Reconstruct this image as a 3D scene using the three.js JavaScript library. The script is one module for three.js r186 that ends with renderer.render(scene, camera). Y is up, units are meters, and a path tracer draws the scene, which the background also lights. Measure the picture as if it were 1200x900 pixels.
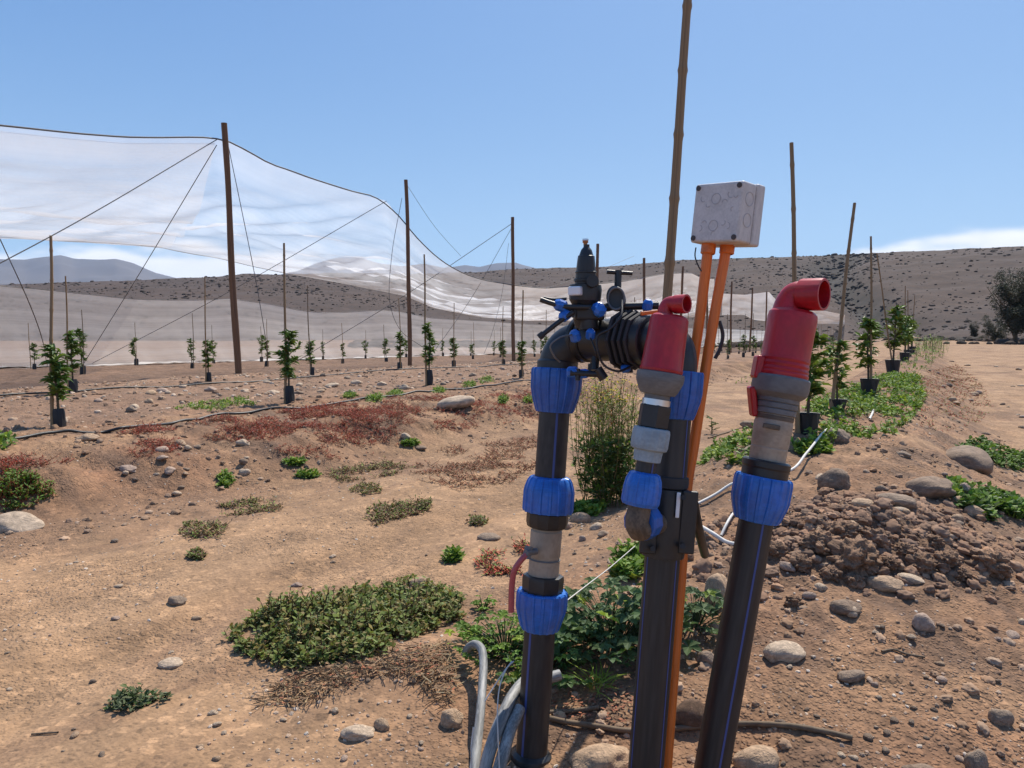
import * as THREE from 'three';
import { mergeGeometries, mergeVertices, toCreasedNormals } from 'three/addons/utils/BufferGeometryUtils.js';
import { RoundedBoxGeometry } from 'three/addons/geometries/RoundedBoxGeometry.js';

// ---------------------------------------------------------------- camera, sky, sun, exposure
const F = 872, HORIZON = 390, EYE = 1.5;                 // focal length in photo pixels (1200 x 900), horizon row, eye height in metres
const PITCH = Math.atan((450 - HORIZON) / F);
const scene = new THREE.Scene();
const camera = new THREE.PerspectiveCamera(2 * Math.atan(450 / F) * 180 / Math.PI, 4 / 3, 0.05, 40000);
camera.position.set(0, EYE, 0);
camera.lookAt(0, EYE - Math.sin(PITCH), -Math.cos(PITCH));
const renderer = new THREE.WebGLRenderer({ antialias: true });
renderer.setSize(1024, 768);
renderer.toneMapping = THREE.LinearToneMapping;
renderer.toneMappingExposure = 1.27;
renderer.shadowMap.enabled = true;

const SUN_AZ = 26 * Math.PI / 180, SUN_EL = 54 * Math.PI / 180;   // to the right of straight ahead, above the horizon
const SUN = new THREE.Vector3(Math.sin(SUN_AZ) * Math.cos(SUN_EL), Math.sin(SUN_EL), -Math.cos(SUN_AZ) * Math.cos(SUN_EL));
const sun = new THREE.DirectionalLight(new THREE.Color().setRGB(1, 0.93, 0.82), 5);
sun.position.copy(SUN).multiplyScalar(120);
sun.castShadow = true;
sun.shadow.mapSize.set(4096, 4096);
Object.assign(sun.shadow.camera, { left: -60, right: 60, top: 60, bottom: -60, near: 1, far: 400 });
scene.add(sun, sun.target);

// ---------------------------------------------------------------- random numbers and noise
function rng(seed) { let a = seed >>> 0; return () => { a = (a + 0x6D2B79F5) | 0; let t = Math.imul(a ^ (a >>> 15), 1 | a); t = (t + Math.imul(t ^ (t >>> 7), 61 | t)) ^ t; return ((t ^ (t >>> 14)) >>> 0) / 4294967296; }; }
const hash = (x, y) => { let h = Math.imul(x, 374761393) + Math.imul(y, 668265263); h = Math.imul(h ^ (h >>> 13), 1274126177); return ((h ^ (h >>> 16)) >>> 0) / 4294967296; };
function noise(x, y) { const xi = Math.floor(x), yi = Math.floor(y), fx = x - xi, fy = y - yi, a = fx * fx * (3 - 2 * fx), b = fy * fy * (3 - 2 * fy); const p = hash(xi, yi), q = hash(xi + 1, yi), r = hash(xi, yi + 1), s = hash(xi + 1, yi + 1); return p + (q - p) * a + (r - p) * b + (p - q - r + s) * a * b; }
function fbm(x, y, n) { let s = 0, a = 0.5; for (let i = 0; i < n; i++) { s += a * noise(x, y); x = x * 2.03 + 17.3; y = y * 2.03 - 9.1; a *= 0.5; } return s; }
const hash3 = (x, y, z) => { let h = Math.imul(x, 374761393) + Math.imul(y, 668265263) + Math.imul(z, 2147483647 ^ 1013904223); h = Math.imul(h ^ (h >>> 13), 1274126177); h = Math.imul(h ^ (h >>> 15), 2246822519); return ((h ^ (h >>> 16)) >>> 0) / 4294967296; };
function noise3(x, y, z) { const i = Math.floor(x), j = Math.floor(y), k = Math.floor(z), s = t => t * t * (3 - 2 * t), a = s(x - i), b = s(y - j), c = s(z - k), m = (p, q, t) => p + (q - p) * t, f = (dj, dk) => m(hash3(i, j + dj, k + dk), hash3(i + 1, j + dj, k + dk), a); return m(m(f(0, 0), f(1, 0), b), m(f(0, 1), f(1, 1), b), c); }
const clamp = (x, a = 0, b = 1) => Math.min(b, Math.max(a, x));
const smooth = (a, b, x) => { const t = clamp((x - a) / (b - a)); return t * t * (3 - 2 * t); };
const lerp = (a, b, t) => a + (b - a) * t;
const V = (x, y, z) => new THREE.Vector3(x, y, z);
function table(list, x) { if (x <= list[0][0]) return list[0][1]; for (let i = 1; i < list.length; i++) if (x <= list[i][0]) { const [a, p] = list[i - 1], [b, q] = list[i]; return lerp(p, q, (x - a) / (b - a)); } return list[list.length - 1][1]; }

// ---------------------------------------------------------------- sky: clear air with a low bank of cloud along the horizon
{
  const W = 2048, Hh = 1024, d = new Float32Array(W * Hh * 4);
  for (let j = 0; j < Hh; j++) {
    const e = ((j + 0.5) / Hh - 0.5) * 180;
    for (let i = 0; i < W; i++) {
      const a = ((i + 0.5) / W - 0.5) * 2 * Math.PI, ce = Math.cos(e * Math.PI / 180);
      const dx = Math.cos(a) * ce, dy = Math.sin(e * Math.PI / 180), dz = Math.sin(a) * ce;
      const up = Math.max(e, 0), k = Math.exp(-up / 11), z = Math.exp(-up / 38);
      let r = lerp(lerp(0.026, 0.040, z), 0.56, k), g = lerp(lerp(0.110, 0.205, z), 0.80, k), b = lerp(lerp(0.36, 0.55, z), 0.97, k);
      const cs = dx * SUN.x + dy * SUN.y + dz * SUN.z, glow = 0.10 * Math.exp((cs - 1) * 9) + 0.20 * Math.exp((cs - 1) * 3.4);
      r += glow * 0.92; g += glow * 1.02; b += glow * 1.05;
      const az = Math.atan2(dx, -dz) * 180 / Math.PI;                       // 0 straight ahead, right positive
      const wave = fbm(az * 0.045 + 40, 3.1, 4), fine = fbm(az * 0.35, e * 1.3, 5);
      const bank = 4.0 + 1.8 * Math.cos((az - 33) * 0.1135) + 1.6 * (wave - 0.47) + 0.6 * smooth(8, 30, az) * smooth(75, 50, az);
      const c = smooth(0.7, -0.5, e - bank - (fine - 0.5) * 2.2) * smooth(-1, 1.2, e) * smooth(0.5, 1.6, bank);
      const tone = 0.98 + 0.14 * fbm(az * 0.6 + 9, e * 2.1, 4);
      r = lerp(r, tone * 1.0, c * 0.93); g = lerp(g, tone * 1.0, c * 0.93); b = lerp(b, tone * 1.01, c * 0.93);
      const o = (j * W + i) * 4; d[o] = r; d[o + 1] = g; d[o + 2] = b; d[o + 3] = 1;
    }
  }
  const t = new THREE.DataTexture(d, W, Hh, THREE.RGBAFormat, THREE.FloatType);
  t.mapping = THREE.EquirectangularReflectionMapping; t.magFilter = t.minFilter = THREE.LinearFilter; t.needsUpdate = true;
  scene.background = t; scene.environment = t;
}

// ---------------------------------------------------------------- names, labels, parts
const taken = {};
function numbered(name) { const n = taken[name] = (taken[name] ?? -1) + 1; return n ? `${name}_${String(n).padStart(3, '0')}` : name; }
function shade(o) { o.traverse(m => { if (m.isMesh) { m.castShadow = true; m.receiveShadow = true; } }); return o; }
function mesh(name, geometry, material) { const m = new THREE.Mesh(geometry, material); m.name = name; m.castShadow = m.receiveShadow = true; return m; }
function tag(o, label, category, group) { o.userData.label = label; o.userData.category = category; if (group) o.userData.group = group; return o; }
function thing(name, base, label, category, group) { const g = new THREE.Group(); g.name = numbered(name); g.position.copy(base); scene.add(g); return tag(g, label, category, group); }
function part(parent, name, geometry, material, base) { if (base) geometry.translate(-base.x, -base.y, -base.z); const m = mesh(name, geometry, material); parent.add(m); return m; }
function structure(name, geometry, material) { const m = mesh(numbered(name), geometry, material); m.userData.kind = 'structure'; scene.add(m); return m; }
function single(name, geometry, material, label, category, group) { // a thing of one mesh, its origin put at its base
  geometry.computeBoundingBox(); const b = geometry.boundingBox, c = V((b.min.x + b.max.x) / 2, b.min.y, (b.min.z + b.max.z) / 2);
  geometry.translate(-c.x, -c.y, -c.z); const m = mesh(numbered(name), geometry, material); m.position.copy(c); scene.add(m); return tag(m, label, category, group);
}
function copyOf(o, label, group) { const c = o.clone(); c.name = numbered(o.name.replace(/_\d{3}$/, '')); c.userData = { ...o.userData }; if (label) c.userData.label = label; if (group) c.userData.group = group; scene.add(c); return c; }

// ---------------------------------------------------------------- rows of the field: u runs along the planted rows, v to the left across them
const RA = Math.atan((1090 - 600) / F), RS = Math.sin(RA), RC = Math.cos(RA);
const uv = (x, z) => [x * RS - z * RC, -x * RC - z * RS];
const xz = (u, v) => [u * RS - v * RC, -(u * RC + v * RS)];

function H(x, z) {
  const [u, v] = uv(x, z), dist = Math.hypot(x, z);
  const near = smooth(260, 60, dist);
  const wob = (noise(u * 0.45, 7.7) - 0.5) * 0.7 + (noise(u * 1.7, 2.2) - 0.5) * 0.25;
  const foot = 5.5 + 0.9 * smooth(5, 0.5, u) + wob;
  const bt = clamp((v - foot) / 2.35), bank = 0.62 * smooth(0, 0.42, bt) + 0.38 * smooth(0.1, 1, bt);
  const bankSlope = bank * (1 - bank) * 4;
  let h = 0.40 * bank;
  h -= 0.07 * bank * smooth(8.8, 10.2, v) * (0.5 - 0.5 * Math.cos((v - 8.3) * 2 * Math.PI / 5.9));
  h -= 0.015 * Math.max(0, dist - 22) * smooth(6, 10, v); 
  h = Math.max(h, -0.55 - 0.1 * noise(u * 0.05, v * 0.05));
  // planted ridge on the right, which starts at the pipes
  const rise = smooth(1.9, 7.2, u) * smooth(60, 46, u);
  const cross = smooth(2.35, 1.15, v) * smooth(-0.95, 0.35, v);
  const ridge = cross * rise * (1 - 0.0);
  h += 0.60 * ridge;
  h += 0.15 * smooth(2.2, -0.6, v) * smooth(1.6, 6, u) * (1 - cross * rise);
  // heap of clods beside the leaning pipe
  const [hx, hz] = [x - 2.02, z + 4.15], heap = Math.exp(-((hx * hx) / 0.42 + (hz * hz) / 0.16));
  h += 0.13 * heap;
  const [mx, mz] = [x + 0.52, z + 3.22], mound = Math.exp(-((mx * mx) / 0.14 + (mz * mz) / 0.12));
  h += 0.085 * mound;
  // wheel ruts along the sandy track
  const rut = (c, w) => Math.exp(-(((v - c + (noise(u * 0.3, c) - 0.5) * 0.5) / w) ** 2));
  const track = smooth(2.0, 2.8, v) * smooth(foot + 0.2, foot - 0.6, v);
  h -= (0.035 * rut(3.2, 0.28) + 0.03 * rut(4.9, 0.28) - 0.018 * rut(4.05, 0.5)) * track;
  const rough = clamp(bank * 0.9 + ridge * 0.9 + 0.12 + 0.5 * smooth(1.6, 0.4, v) * smooth(-1.6, -0.4, v));
  if (dist < 90) {
    h += near * ((fbm(x * 0.9 + 3, z * 0.9, 3) - 0.44) * (0.05 + 0.07 * rough) + (fbm(x * 5.3, z * 5.3 + 8, 3) - 0.44) * (0.018 + 0.055 * rough));
    h += near * bankSlope * ((noise(u * 1.7 + v * 0.3, v * 0.6) - 0.5) * 0.17 + (noise(u * 4.3 + v * 0.8, v * 1.1) - 0.5) * 0.09 + (fbm(u * 11, v * 7, 2) - 0.4) * 0.07);
    if (dist < 14) {
      const q = fbm(x * 19, z * 19, 2), clod = Math.max(0, q - 0.36);
      h += clod * (0.012 + 0.05 * rough + 0.05 * heap);
      h += Math.max(0, noise(x * 5.3 + 4, z * 5.3) - 0.4) * 0.10 * heap;
      h += Math.abs(noise(u * 2.1, v * 13) - 0.5) * 0.022 * track;
    }
  } else h += (fbm(x * 0.04, z * 0.04, 3) - 0.44) * 0.5 * smooth(90, 160, dist);
  for (const [fx, fz, r] of [[0.065, -2.62, 0.3], [0.42, -2.3, 0.3], [0.64, -2.38, 0.3]]) { const q = Math.hypot(x - fx, z - fz) / r; if (q < 1.6) h = lerp(-0.012 + (fbm(x * 11, z * 11, 3) - 0.44) * 0.03, h, smooth(0.5, 1.6, q)); }
  return h;
}

// ---------------------------------------------------------------- from photo pixels to places
const FWD = V(0, -Math.sin(PITCH), -Math.cos(PITCH)), UPV = V(0, Math.cos(PITCH), -Math.sin(PITCH));
const ray = (px, py) => V((px - 600) / F, 0, 0).addScaledVector(UPV, -(py - 450) / F).add(FWD);
const P = (px, py, depth) => ray(px, py).multiplyScalar(depth).add(camera.position);
function ground(px, py) { // where the sight line through a pixel meets the soil
  const r = ray(px, py); let t0 = 0.5, t1 = t0;
  for (; t1 < 400; t0 = t1, t1 *= 1.012) if (EYE + r.y * t1 < H(r.x * t1, r.z * t1)) break;
  for (let k = 0; k < 22; k++) { const m = (t0 + t1) / 2; if (EYE + r.y * m < H(r.x * m, r.z * m)) t1 = m; else t0 = m; }
  const p = r.multiplyScalar(t1).add(camera.position); p.depth = t1; return p;
}
const onSoil = (x, z, up = 0) => V(x, H(x, z) + up, z);
function project(p) { const q = p.clone().sub(camera.position), d = q.dot(FWD); return [600 + q.x / d * F, 450 - q.dot(UPV) / d * F, d]; }
function atRow(px, v) { const X = (px - 600) / F; const d = v / (RS - X * RC); return [X * d, -d]; }   // where the column px crosses the line v (v counted from the camera)

// ---------------------------------------------------------------- computed textures
function tex(n, fn, repeat = [1, 1], color = true) {
  const d = new Uint8Array(n * n * 4);
  for (let j = 0; j < n; j++) for (let i = 0; i < n; i++) { const c = fn(i / n, j / n), o = (j * n + i) * 4; for (let k = 0; k < 3; k++) d[o + k] = clamp(typeof c === 'number' ? c : c[k]) * 255; d[o + 3] = 255; }
  const t = new THREE.DataTexture(d, n, n); t.wrapS = t.wrapT = THREE.RepeatWrapping; t.magFilter = THREE.LinearFilter; t.minFilter = THREE.LinearMipmapLinearFilter; t.generateMipmaps = true;
  if (color) t.colorSpace = THREE.SRGBColorSpace; t.repeat.set(...repeat); t.needsUpdate = true; return t;
}
// noise that repeats after n cells
function tnoise(x, y, n) { const xi = Math.floor(x), yi = Math.floor(y), fx = x - xi, fy = y - yi, a = fx * fx * (3 - 2 * fx), b = fy * fy * (3 - 2 * fy), m = k => ((k % n) + n) % n; const p = hash(m(xi), m(yi) + 977), q = hash(m(xi + 1), m(yi) + 977), r = hash(m(xi), m(yi + 1) + 977), s = hash(m(xi + 1), m(yi + 1) + 977); return p + (q - p) * a + (r - p) * b + (p - q - r + s) * a * b; }
const tf = (x, y, n0, k) => { let s = 0, a = 0.5, n = n0; for (let i = 0; i < k; i++) { s += a * tnoise(x * n, y * n, n); n *= 2; a *= 0.5; } return s / (1 - Math.pow(0.5, k)); };
// crumbs and grit: cells with round bumps
function crumbs(x, y, n) { const cx = Math.floor(x * n), cy = Math.floor(y * n); let best = 0; for (let i = -1; i < 2; i++) for (let j = -1; j < 2; j++) { const a = (((cx + i) % n) + n) % n, b = (((cy + j) % n) + n) % n, px = cx + i + hash(a, b + 31), py = cy + j + hash(a + 57, b), r = 0.18 + 0.42 * hash(a + 5, b + 91) ** 2, d = Math.hypot(x * n - px, y * n - py) / r; if (d < 1) best = Math.max(best, Math.sqrt(1 - d * d) * r * 1.7); } return best; }
const soilHeight = (x, y) => { const patch = smooth(0.42, 0.7, tf(x, y, 5, 3)); return 0.55 * tf(x, y, 20, 6) + 0.30 * patch * crumbs(x, y, 110) + (0.12 + 0.25 * patch) * crumbs(x, y, 290); };
const soilBump = tex(2048, soilHeight, [1, 1], false);
const soilColor = tex(1024, (x, y) => { const g = tf(x, y, 16, 6), f = tnoise(x * 400, y * 400, 400), c = crumbs(x, y, 90), w = hash(Math.floor(x * 90), Math.floor(y * 90) + 4); const s = 0.80 + 0.30 * (g - 0.5) + 0.13 * (f - 0.5) + (c > 0.1 ? (w - 0.45) * 0.28 : 0); return [s * 1.0, s * 0.995, s * 0.985]; });

// ---------------------------------------------------------------- the ground: one sheet out to the hills
{
  const rs = []; let r = 0.35; while (r < 420) { rs.push(r); r *= r < 1.2 ? 1.05 : r < 30 ? 1.0072 : r < 90 ? 1.012 : 1.05; } while (r < 9000) { rs.push(r); r *= 1.25; } rs.push(9000);
  const as = []; { let a = -180; while (a < 180) { as.push(a); a += Math.abs(a) < 41 ? 0.115 : Math.abs(a) < 60 ? 0.5 : 3; } as.push(180); }
  const n = as.length, pos = new Float32Array(rs.length * n * 3), col = new Float32Array(rs.length * n * 3), uvs = new Float32Array(rs.length * n * 2), idx = [];
  const mixc = (c, d, t) => [lerp(c[0], d[0], t), lerp(c[1], d[1], t), lerp(c[2], d[2], t)];
  const RED = [0.33, 0.165, 0.085], SAND = [0.44, 0.258, 0.134], PALE = [0.535, 0.328, 0.182], EARTH = [0.30, 0.168, 0.093], DARK = [0.195, 0.112, 0.067], STONY = [0.32, 0.188, 0.115];
  rs.forEach((rr, j) => as.forEach((ad, i) => {
    const a = ad * Math.PI / 180, x = Math.sin(a) * rr, z = -Math.cos(a) * rr, o = (j * n + i), h = H(x, z), [u, v] = uv(x, z);
    pos.set([x, h, z], o * 3); uvs.set([x / 4.3, z / 4.3], o * 2);
    let c = mixc(SAND, PALE, clamp(fbm(u * 0.8 + 5, v * 2.6, 4) * 1.7 - 0.38));
    c = mixc(c, EARTH, 0.65 * smooth(0.5, 0.68, fbm(x * 0.75, z * 0.75 + 9, 5)));
    c = mixc(c, EARTH, 0.5 * smooth(0.52, 0.72, fbm(u * 0.9 + 11, v * 6.5, 4)) * smooth(40, 15, rr));
    const foot = 5.6 + 0.9 * smooth(5, 0.5, u);
    const onBank = smooth(foot - 0.3, foot + 0.6, v);
    c = mixc(c, RED, onBank * clamp(0.25 + 1.5 * (fbm(x * 1.6, z * 1.6, 4) - 0.3)));
    c = mixc(c, DARK, onBank * 0.7 * smooth(0.5, 0.66, fbm(u * 2.8 + 3, v * 1.3, 4)) * smooth(9, 8, v));
    c = mixc(c, STONY, 0.8 * smooth(8.4, 9.4, v));
    const ridge = smooth(2.5, 1.5, v) * smooth(-1.1, -0.3, v) * smooth(1.7, 2.6, u);
    c = mixc(c, RED, ridge * clamp(0.35 + 1.0 * (fbm(x * 2.1, z * 2.1, 4) - 0.3)));
    c = mixc(c, DARK, ridge * 0.75 * smooth(0.47, 0.62, fbm(x * 3.3 + 2, z * 3.3, 4)));
    const hx = x - 2.02, hz = z + 4.15, heap = Math.exp(-((hx * hx) / 0.6 + (hz * hz) / 0.22));
    c = mixc(c, DARK, 0.8 * heap);
    c = mixc(c, DARK, 0.35 * smooth(0.55, 0.75, fbm(x * 6 + 31, z * 6, 3)) * smooth(30, 12, rr));
    col.set(c, o * 3);
  }));
  for (let j = 0; j + 1 < rs.length; j++) for (let i = 0; i + 1 < n; i++) { const a = j * n + i, b = a + 1, c = a + n, d = c + 1; idx.push(a, b, c, b, d, c); }
  const g = new THREE.BufferGeometry(); g.setAttribute('position', new THREE.BufferAttribute(pos, 3)); g.setAttribute('color', new THREE.BufferAttribute(col, 3)); g.setAttribute('uv', new THREE.BufferAttribute(uvs, 2)); g.setIndex(idx); g.computeVertexNormals();
  structure('ground', g, new THREE.MeshStandardMaterial({ vertexColors: true, map: soilColor, bumpMap: soilBump, bumpScale: 0.02, roughness: 0.97, side: THREE.DoubleSide }));
  console.log('ground', idx.length / 3);
}

// ---------------------------------------------------------------- hills and far mountains
function land(name, list, rad, steps, mat, colorAt, heightAt, a0 = -70, a1 = 70, da = 0.25) {
  const as = []; for (let a = a0; a <= a1 + 1e-6; a += da) as.push(a);
  const pos = [], col = [], uvs = [], idx = [], n = as.length;
  for (let j = 0; j <= steps; j++) for (const ad of as) {
    const a = ad * Math.PI / 180, px = 600 + Math.tan(clamp(a, -1.3, 1.3)) * F, t = j / steps;
    const [R, h] = heightAt(px, t, ad), x = Math.sin(a) * R, z = -Math.cos(a) * R;
    pos.push(x, h, z); col.push(...colorAt(x, z, h, px, t)); uvs.push(x / 40, z / 40);
  }
  for (let j = 0; j < steps; j++) for (let i = 0; i + 1 < n; i++) { const a = j * n + i, b = a + 1, c = a + n, d = c + 1; idx.push(a, b, c, b, d, c); }
  const g = new THREE.BufferGeometry(); g.setAttribute('position', new THREE.Float32BufferAttribute(pos, 3)); g.setAttribute('color', new THREE.Float32BufferAttribute(col, 3)); g.setAttribute('uv', new THREE.Float32BufferAttribute(uvs, 2)); g.setIndex(idx); g.computeVertexNormals();
  return structure(name, g, mat);
}
const hillTop = [[-700, 344], [0, 334], [62, 332], [170, 329], [250, 325], [287, 322], [337, 322], [393, 321], [480, 322], [558, 320], [600, 316], [700, 314], [750, 310], [792, 306], [910, 302], [982, 299.5], [1075, 295], [1200, 290], [1500, 284], [2600, 278]];
function hillAt(px, t, ad) {
  const a = ad * Math.PI / 180, R0 = 165, R1 = 640 + 90 * Math.sin(ad * 0.11 + 1), R = t <= 1 ? lerp(R0, R1, t) : R1;
  const x = Math.sin(a) * R, z = -Math.cos(a) * R;
  const top = (HORIZON - table(hillTop, px)) / F * Math.cos(a) * R1 + EYE;
  let s = smooth(-0.12, 1.0, t) * 0.55 + 0.45 * t * t;
  s = Math.max(0, s - 0.08) / 0.92;
  const ravine = Math.exp(-(((px - lerp(1040, 975, t) - 26 * Math.sin(t * 7)) / lerp(34, 26, t)) ** 2)) * smooth(0.05, 0.3, t) * smooth(1.02, 0.8, t);
  const spur = Math.exp(-(((px - 880) / 90) ** 2)) * smooth(0.1, 0.5, t) * smooth(1, 0.7, t);
  let h = -1.2 + (top + 1.2) * s - 8 * ravine + 4 * spur;
  h += (fbm(x * 0.012, z * 0.012, 4) - 0.47) * 9 * smooth(0.05, 0.3, t) * smooth(1.0, 0.75, t) + (fbm(x * 0.07, z * 0.07, 3) - 0.44) * 1.6 * smooth(0.02, 0.2, t);
  return [R, h];
}
const hillMat = new THREE.MeshStandardMaterial({ vertexColors: true, roughness: 1, map: soilColor, side: THREE.DoubleSide });
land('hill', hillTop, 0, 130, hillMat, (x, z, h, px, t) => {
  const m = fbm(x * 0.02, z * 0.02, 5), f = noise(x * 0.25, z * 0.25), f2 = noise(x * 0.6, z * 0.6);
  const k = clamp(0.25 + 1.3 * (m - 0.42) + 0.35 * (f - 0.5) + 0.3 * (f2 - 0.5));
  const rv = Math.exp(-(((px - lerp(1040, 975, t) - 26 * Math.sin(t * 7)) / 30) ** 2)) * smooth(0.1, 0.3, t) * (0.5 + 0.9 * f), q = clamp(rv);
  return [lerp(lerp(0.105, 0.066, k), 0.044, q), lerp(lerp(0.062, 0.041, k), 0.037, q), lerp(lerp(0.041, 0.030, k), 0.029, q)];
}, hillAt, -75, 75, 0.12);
const mountTop = [[-900, 320], [-300, 296], [-120, 300], [0, 304], [35, 306], [58, 302], [75, 300], [92, 305], [112, 305], [140, 304], [160, 309], [185, 320], [230, 333], [300, 330], [350, 318], [372, 309], [398, 302], [425, 302], [446, 309], [470, 313], [500, 311], [522, 315], [545, 312], [562, 314], [582, 310], [604, 309], [640, 318], [760, 322], [1000, 330], [1600, 318], [2600, 320]];
land('mountain', mountTop, 0, 46, new THREE.MeshStandardMaterial({ vertexColors: true, roughness: 1, side: THREE.DoubleSide }), (x, z) => { const k = fbm(x * 0.0015, z * 0.0015, 4); return [lerp(0.16, 0.10, k), lerp(0.13, 0.09, k), lerp(0.11, 0.08, k)]; }, (px, t, ad) => {
  const a = ad * Math.PI / 180, R = lerp(5200, 8400, t), x = Math.sin(a) * R, z = -Math.cos(a) * R;
  const top = (HORIZON - table(mountTop, px)) / F * Math.cos(a) * 8400;
  const rid = Math.abs(noise(x * 0.0016, z * 0.0016) - 0.5) * 2;
  return [R, -20 + (top + 20) * (smooth(0, 1, t) * 0.6 + 0.4 * t) + (rid - 0.5) * 220 * t * (1 - t) + (noise(x * 0.004, z * 0.004) - 0.5) * 90 * (1 - t * 0.75)];
}, -60, 60, 0.18);

// ---------------------------------------------------------------- materials
const lin = (r, g, b) => new THREE.Color().setRGB(r, g, b);
const std = (c, roughness = 0.8, more = {}) => new THREE.MeshStandardMaterial({ color: lin(...c), roughness, side: THREE.DoubleSide, ...more });
const dusty = (seed, lo, n = 256) => tex(n, (x, y) => { const g = tf((x + seed * 0.137) % 1, (y + seed * 0.311) % 1, 5, 7), s = tf(x, (y + seed * 0.2) % 1, 40, 3), v = lo + (1 - lo) * smooth(0.25, 0.75, 0.55 * g + 0.45 * s); return [v, v * 0.985, v * 0.96]; });
const dustA = dusty(1, 0.86), dustB = dusty(5, 0.62), grain = tex(256, (x, y) => { const v = 0.62 + 0.38 * tf(x, (y * 0.12) % 1, 48, 4); return [v, v * 0.97, v * 0.92]; }), fineBump = tex(256, (x, y) => tf(x, y, 20, 5), [1, 1], false);
const M = {
  pipe: std([0.034, 0.031, 0.031], 0.5, { map: dustB }), black: std([0.022, 0.022, 0.024], 0.42, { map: dustA }), blackDull: std([0.03, 0.029, 0.03], 0.7),
  stripe: std([0.045, 0.075, 0.24], 0.5), blue: std([0.026, 0.165, 0.63], 0.32, { map: dustA }), blueDeep: std([0.020, 0.125, 0.50], 0.32, { map: dustA }),
  red: std([0.47, 0.014, 0.024], 0.38, { map: dustA }), grey: std([0.16, 0.165, 0.175], 0.55, { map: dustA }), greyBlue: std([0.30, 0.38, 0.45], 0.5, { map: dustA }),
  tan: std([0.40, 0.335, 0.265], 0.6, { map: dustA }), brown: std([0.15, 0.115, 0.085], 0.6, { map: dustB }), steel: std([0.65, 0.65, 0.65], 0.3, { metalness: 0.9 }), brass: std([0.45, 0.16, 0.05], 0.4, { metalness: 0.5 }),
  orange: std([0.78, 0.19, 0.028], 0.45, { map: dustA }), box: std([0.60, 0.585, 0.585], 0.5, { map: dusty(9, 0.9) }), boxMark: std([0.40, 0.38, 0.385], 0.6), screw: std([0.06, 0.045, 0.04], 0.6),
  label: std([0.78, 0.78, 0.77], 0.5), hose: std([0.36, 0.365, 0.36], 0.6, { map: dustB }), white: std([0.66, 0.65, 0.62], 0.6, { map: dustA }), redTube: std([0.42, 0.08, 0.085], 0.4), cable: std([0.02, 0.02, 0.022], 0.5),
  wire: std([0.11, 0.105, 0.10], 0.6), bamboo: std([0.40, 0.265, 0.135], 0.65, { map: grain }), bambooGrey: std([0.30, 0.225, 0.15], 0.75, { map: grain }), timber: std([0.235, 0.135, 0.082], 0.85, { map: grain }), stick: std([0.25, 0.185, 0.125], 0.85, { map: grain }), drip: std([0.03, 0.028, 0.028], 0.5, { map: dustB }),
  bag: std([0.014, 0.015, 0.018], 0.6), bark: std([0.155, 0.125, 0.085], 0.9, { map: grain }),
};
const leafMat = new THREE.MeshPhysicalMaterial({ vertexColors: true, roughness: 0.75, side: THREE.DoubleSide, specularIntensity: 0.4, transmission: 0.42, thickness: 0 });
const glossLeaf = new THREE.MeshPhysicalMaterial({ vertexColors: true, roughness: 0.55, side: THREE.DoubleSide, specularIntensity: 0.5, transmission: 0.45, thickness: 0 });
const dryMat = new THREE.MeshStandardMaterial({ vertexColors: true, roughness: 0.9, side: THREE.DoubleSide });

// ---------------------------------------------------------------- shapes
const creased = (g, a = 0.6) => toCreasedNormals(g, a);
function revolve(profile, seg = 32, wave) { // profile [[radius, height] ...]
  const g = new THREE.LatheGeometry(profile.map(([r, y]) => new THREE.Vector2(Math.max(r, 1e-4), y)), seg);
  if (wave) { const p = g.attributes.position; for (let i = 0; i < p.count; i++) { const x = p.getX(i), z = p.getZ(i), k = wave(Math.atan2(z, x), p.getY(i)); p.setX(i, x * k); p.setZ(i, z * k); } }
  return creased(g, 0.38);
}
function orient(g, at, dir) { g.applyQuaternion(new THREE.Quaternion().setFromUnitVectors(V(0, 1, 0), dir.clone().normalize())); g.translate(at.x, at.y, at.z); return g; }
function rod(a, b, r0, r1 = r0, seg = 12, open = false) { const d = b.clone().sub(a), g = new THREE.CylinderGeometry(r1, r0, d.length(), seg, 1, open); g.translate(0, d.length() / 2, 0); return orient(g, a, d); }
function tube(points, r, n = 40, seg = 8) { return new THREE.TubeGeometry(new THREE.CatmullRomCurve3(points), n, r, seg, false); }
function taperTube(points, radii, n = 20, seg = 8) { // a tube whose radius follows a list
  const c = new THREE.CatmullRomCurve3(points), g = new THREE.TubeGeometry(c, n, 1, seg, false), p = g.attributes.position, q = V();
  for (let i = 0; i <= n; i++) { c.getPointAt(i / n, q); const f = i / n * (radii.length - 1), k = Math.min(radii.length - 2, Math.floor(f)), r = lerp(radii[k], radii[k + 1], f - k); for (let j = 0; j <= seg; j++) { const o = i * (seg + 1) + j; p.setXYZ(o, q.x + (p.getX(o) - q.x) * r, q.y + (p.getY(o) - q.y) * r, q.z + (p.getZ(o) - q.z) * r); } }
  g.computeVertexNormals(); return g;
}
const ribs = (n, depth) => (a) => 1 + depth * (Math.cos(a * n) > 0.55 ? 1 : 0);
const torus = (R, r, at, dir, seg = 28) => { const g = new THREE.TorusGeometry(R, r, 8, seg); g.rotateX(Math.PI / 2); return orient(g, at, dir); };
const strip = g => { const o = g.index ? g.toNonIndexed() : g; for (const k of Object.keys(o.attributes)) if (!['position', 'normal', 'uv'].includes(k)) o.deleteAttribute(k); return o; };
const merged = list => mergeGeometries(list.map(strip));

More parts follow.
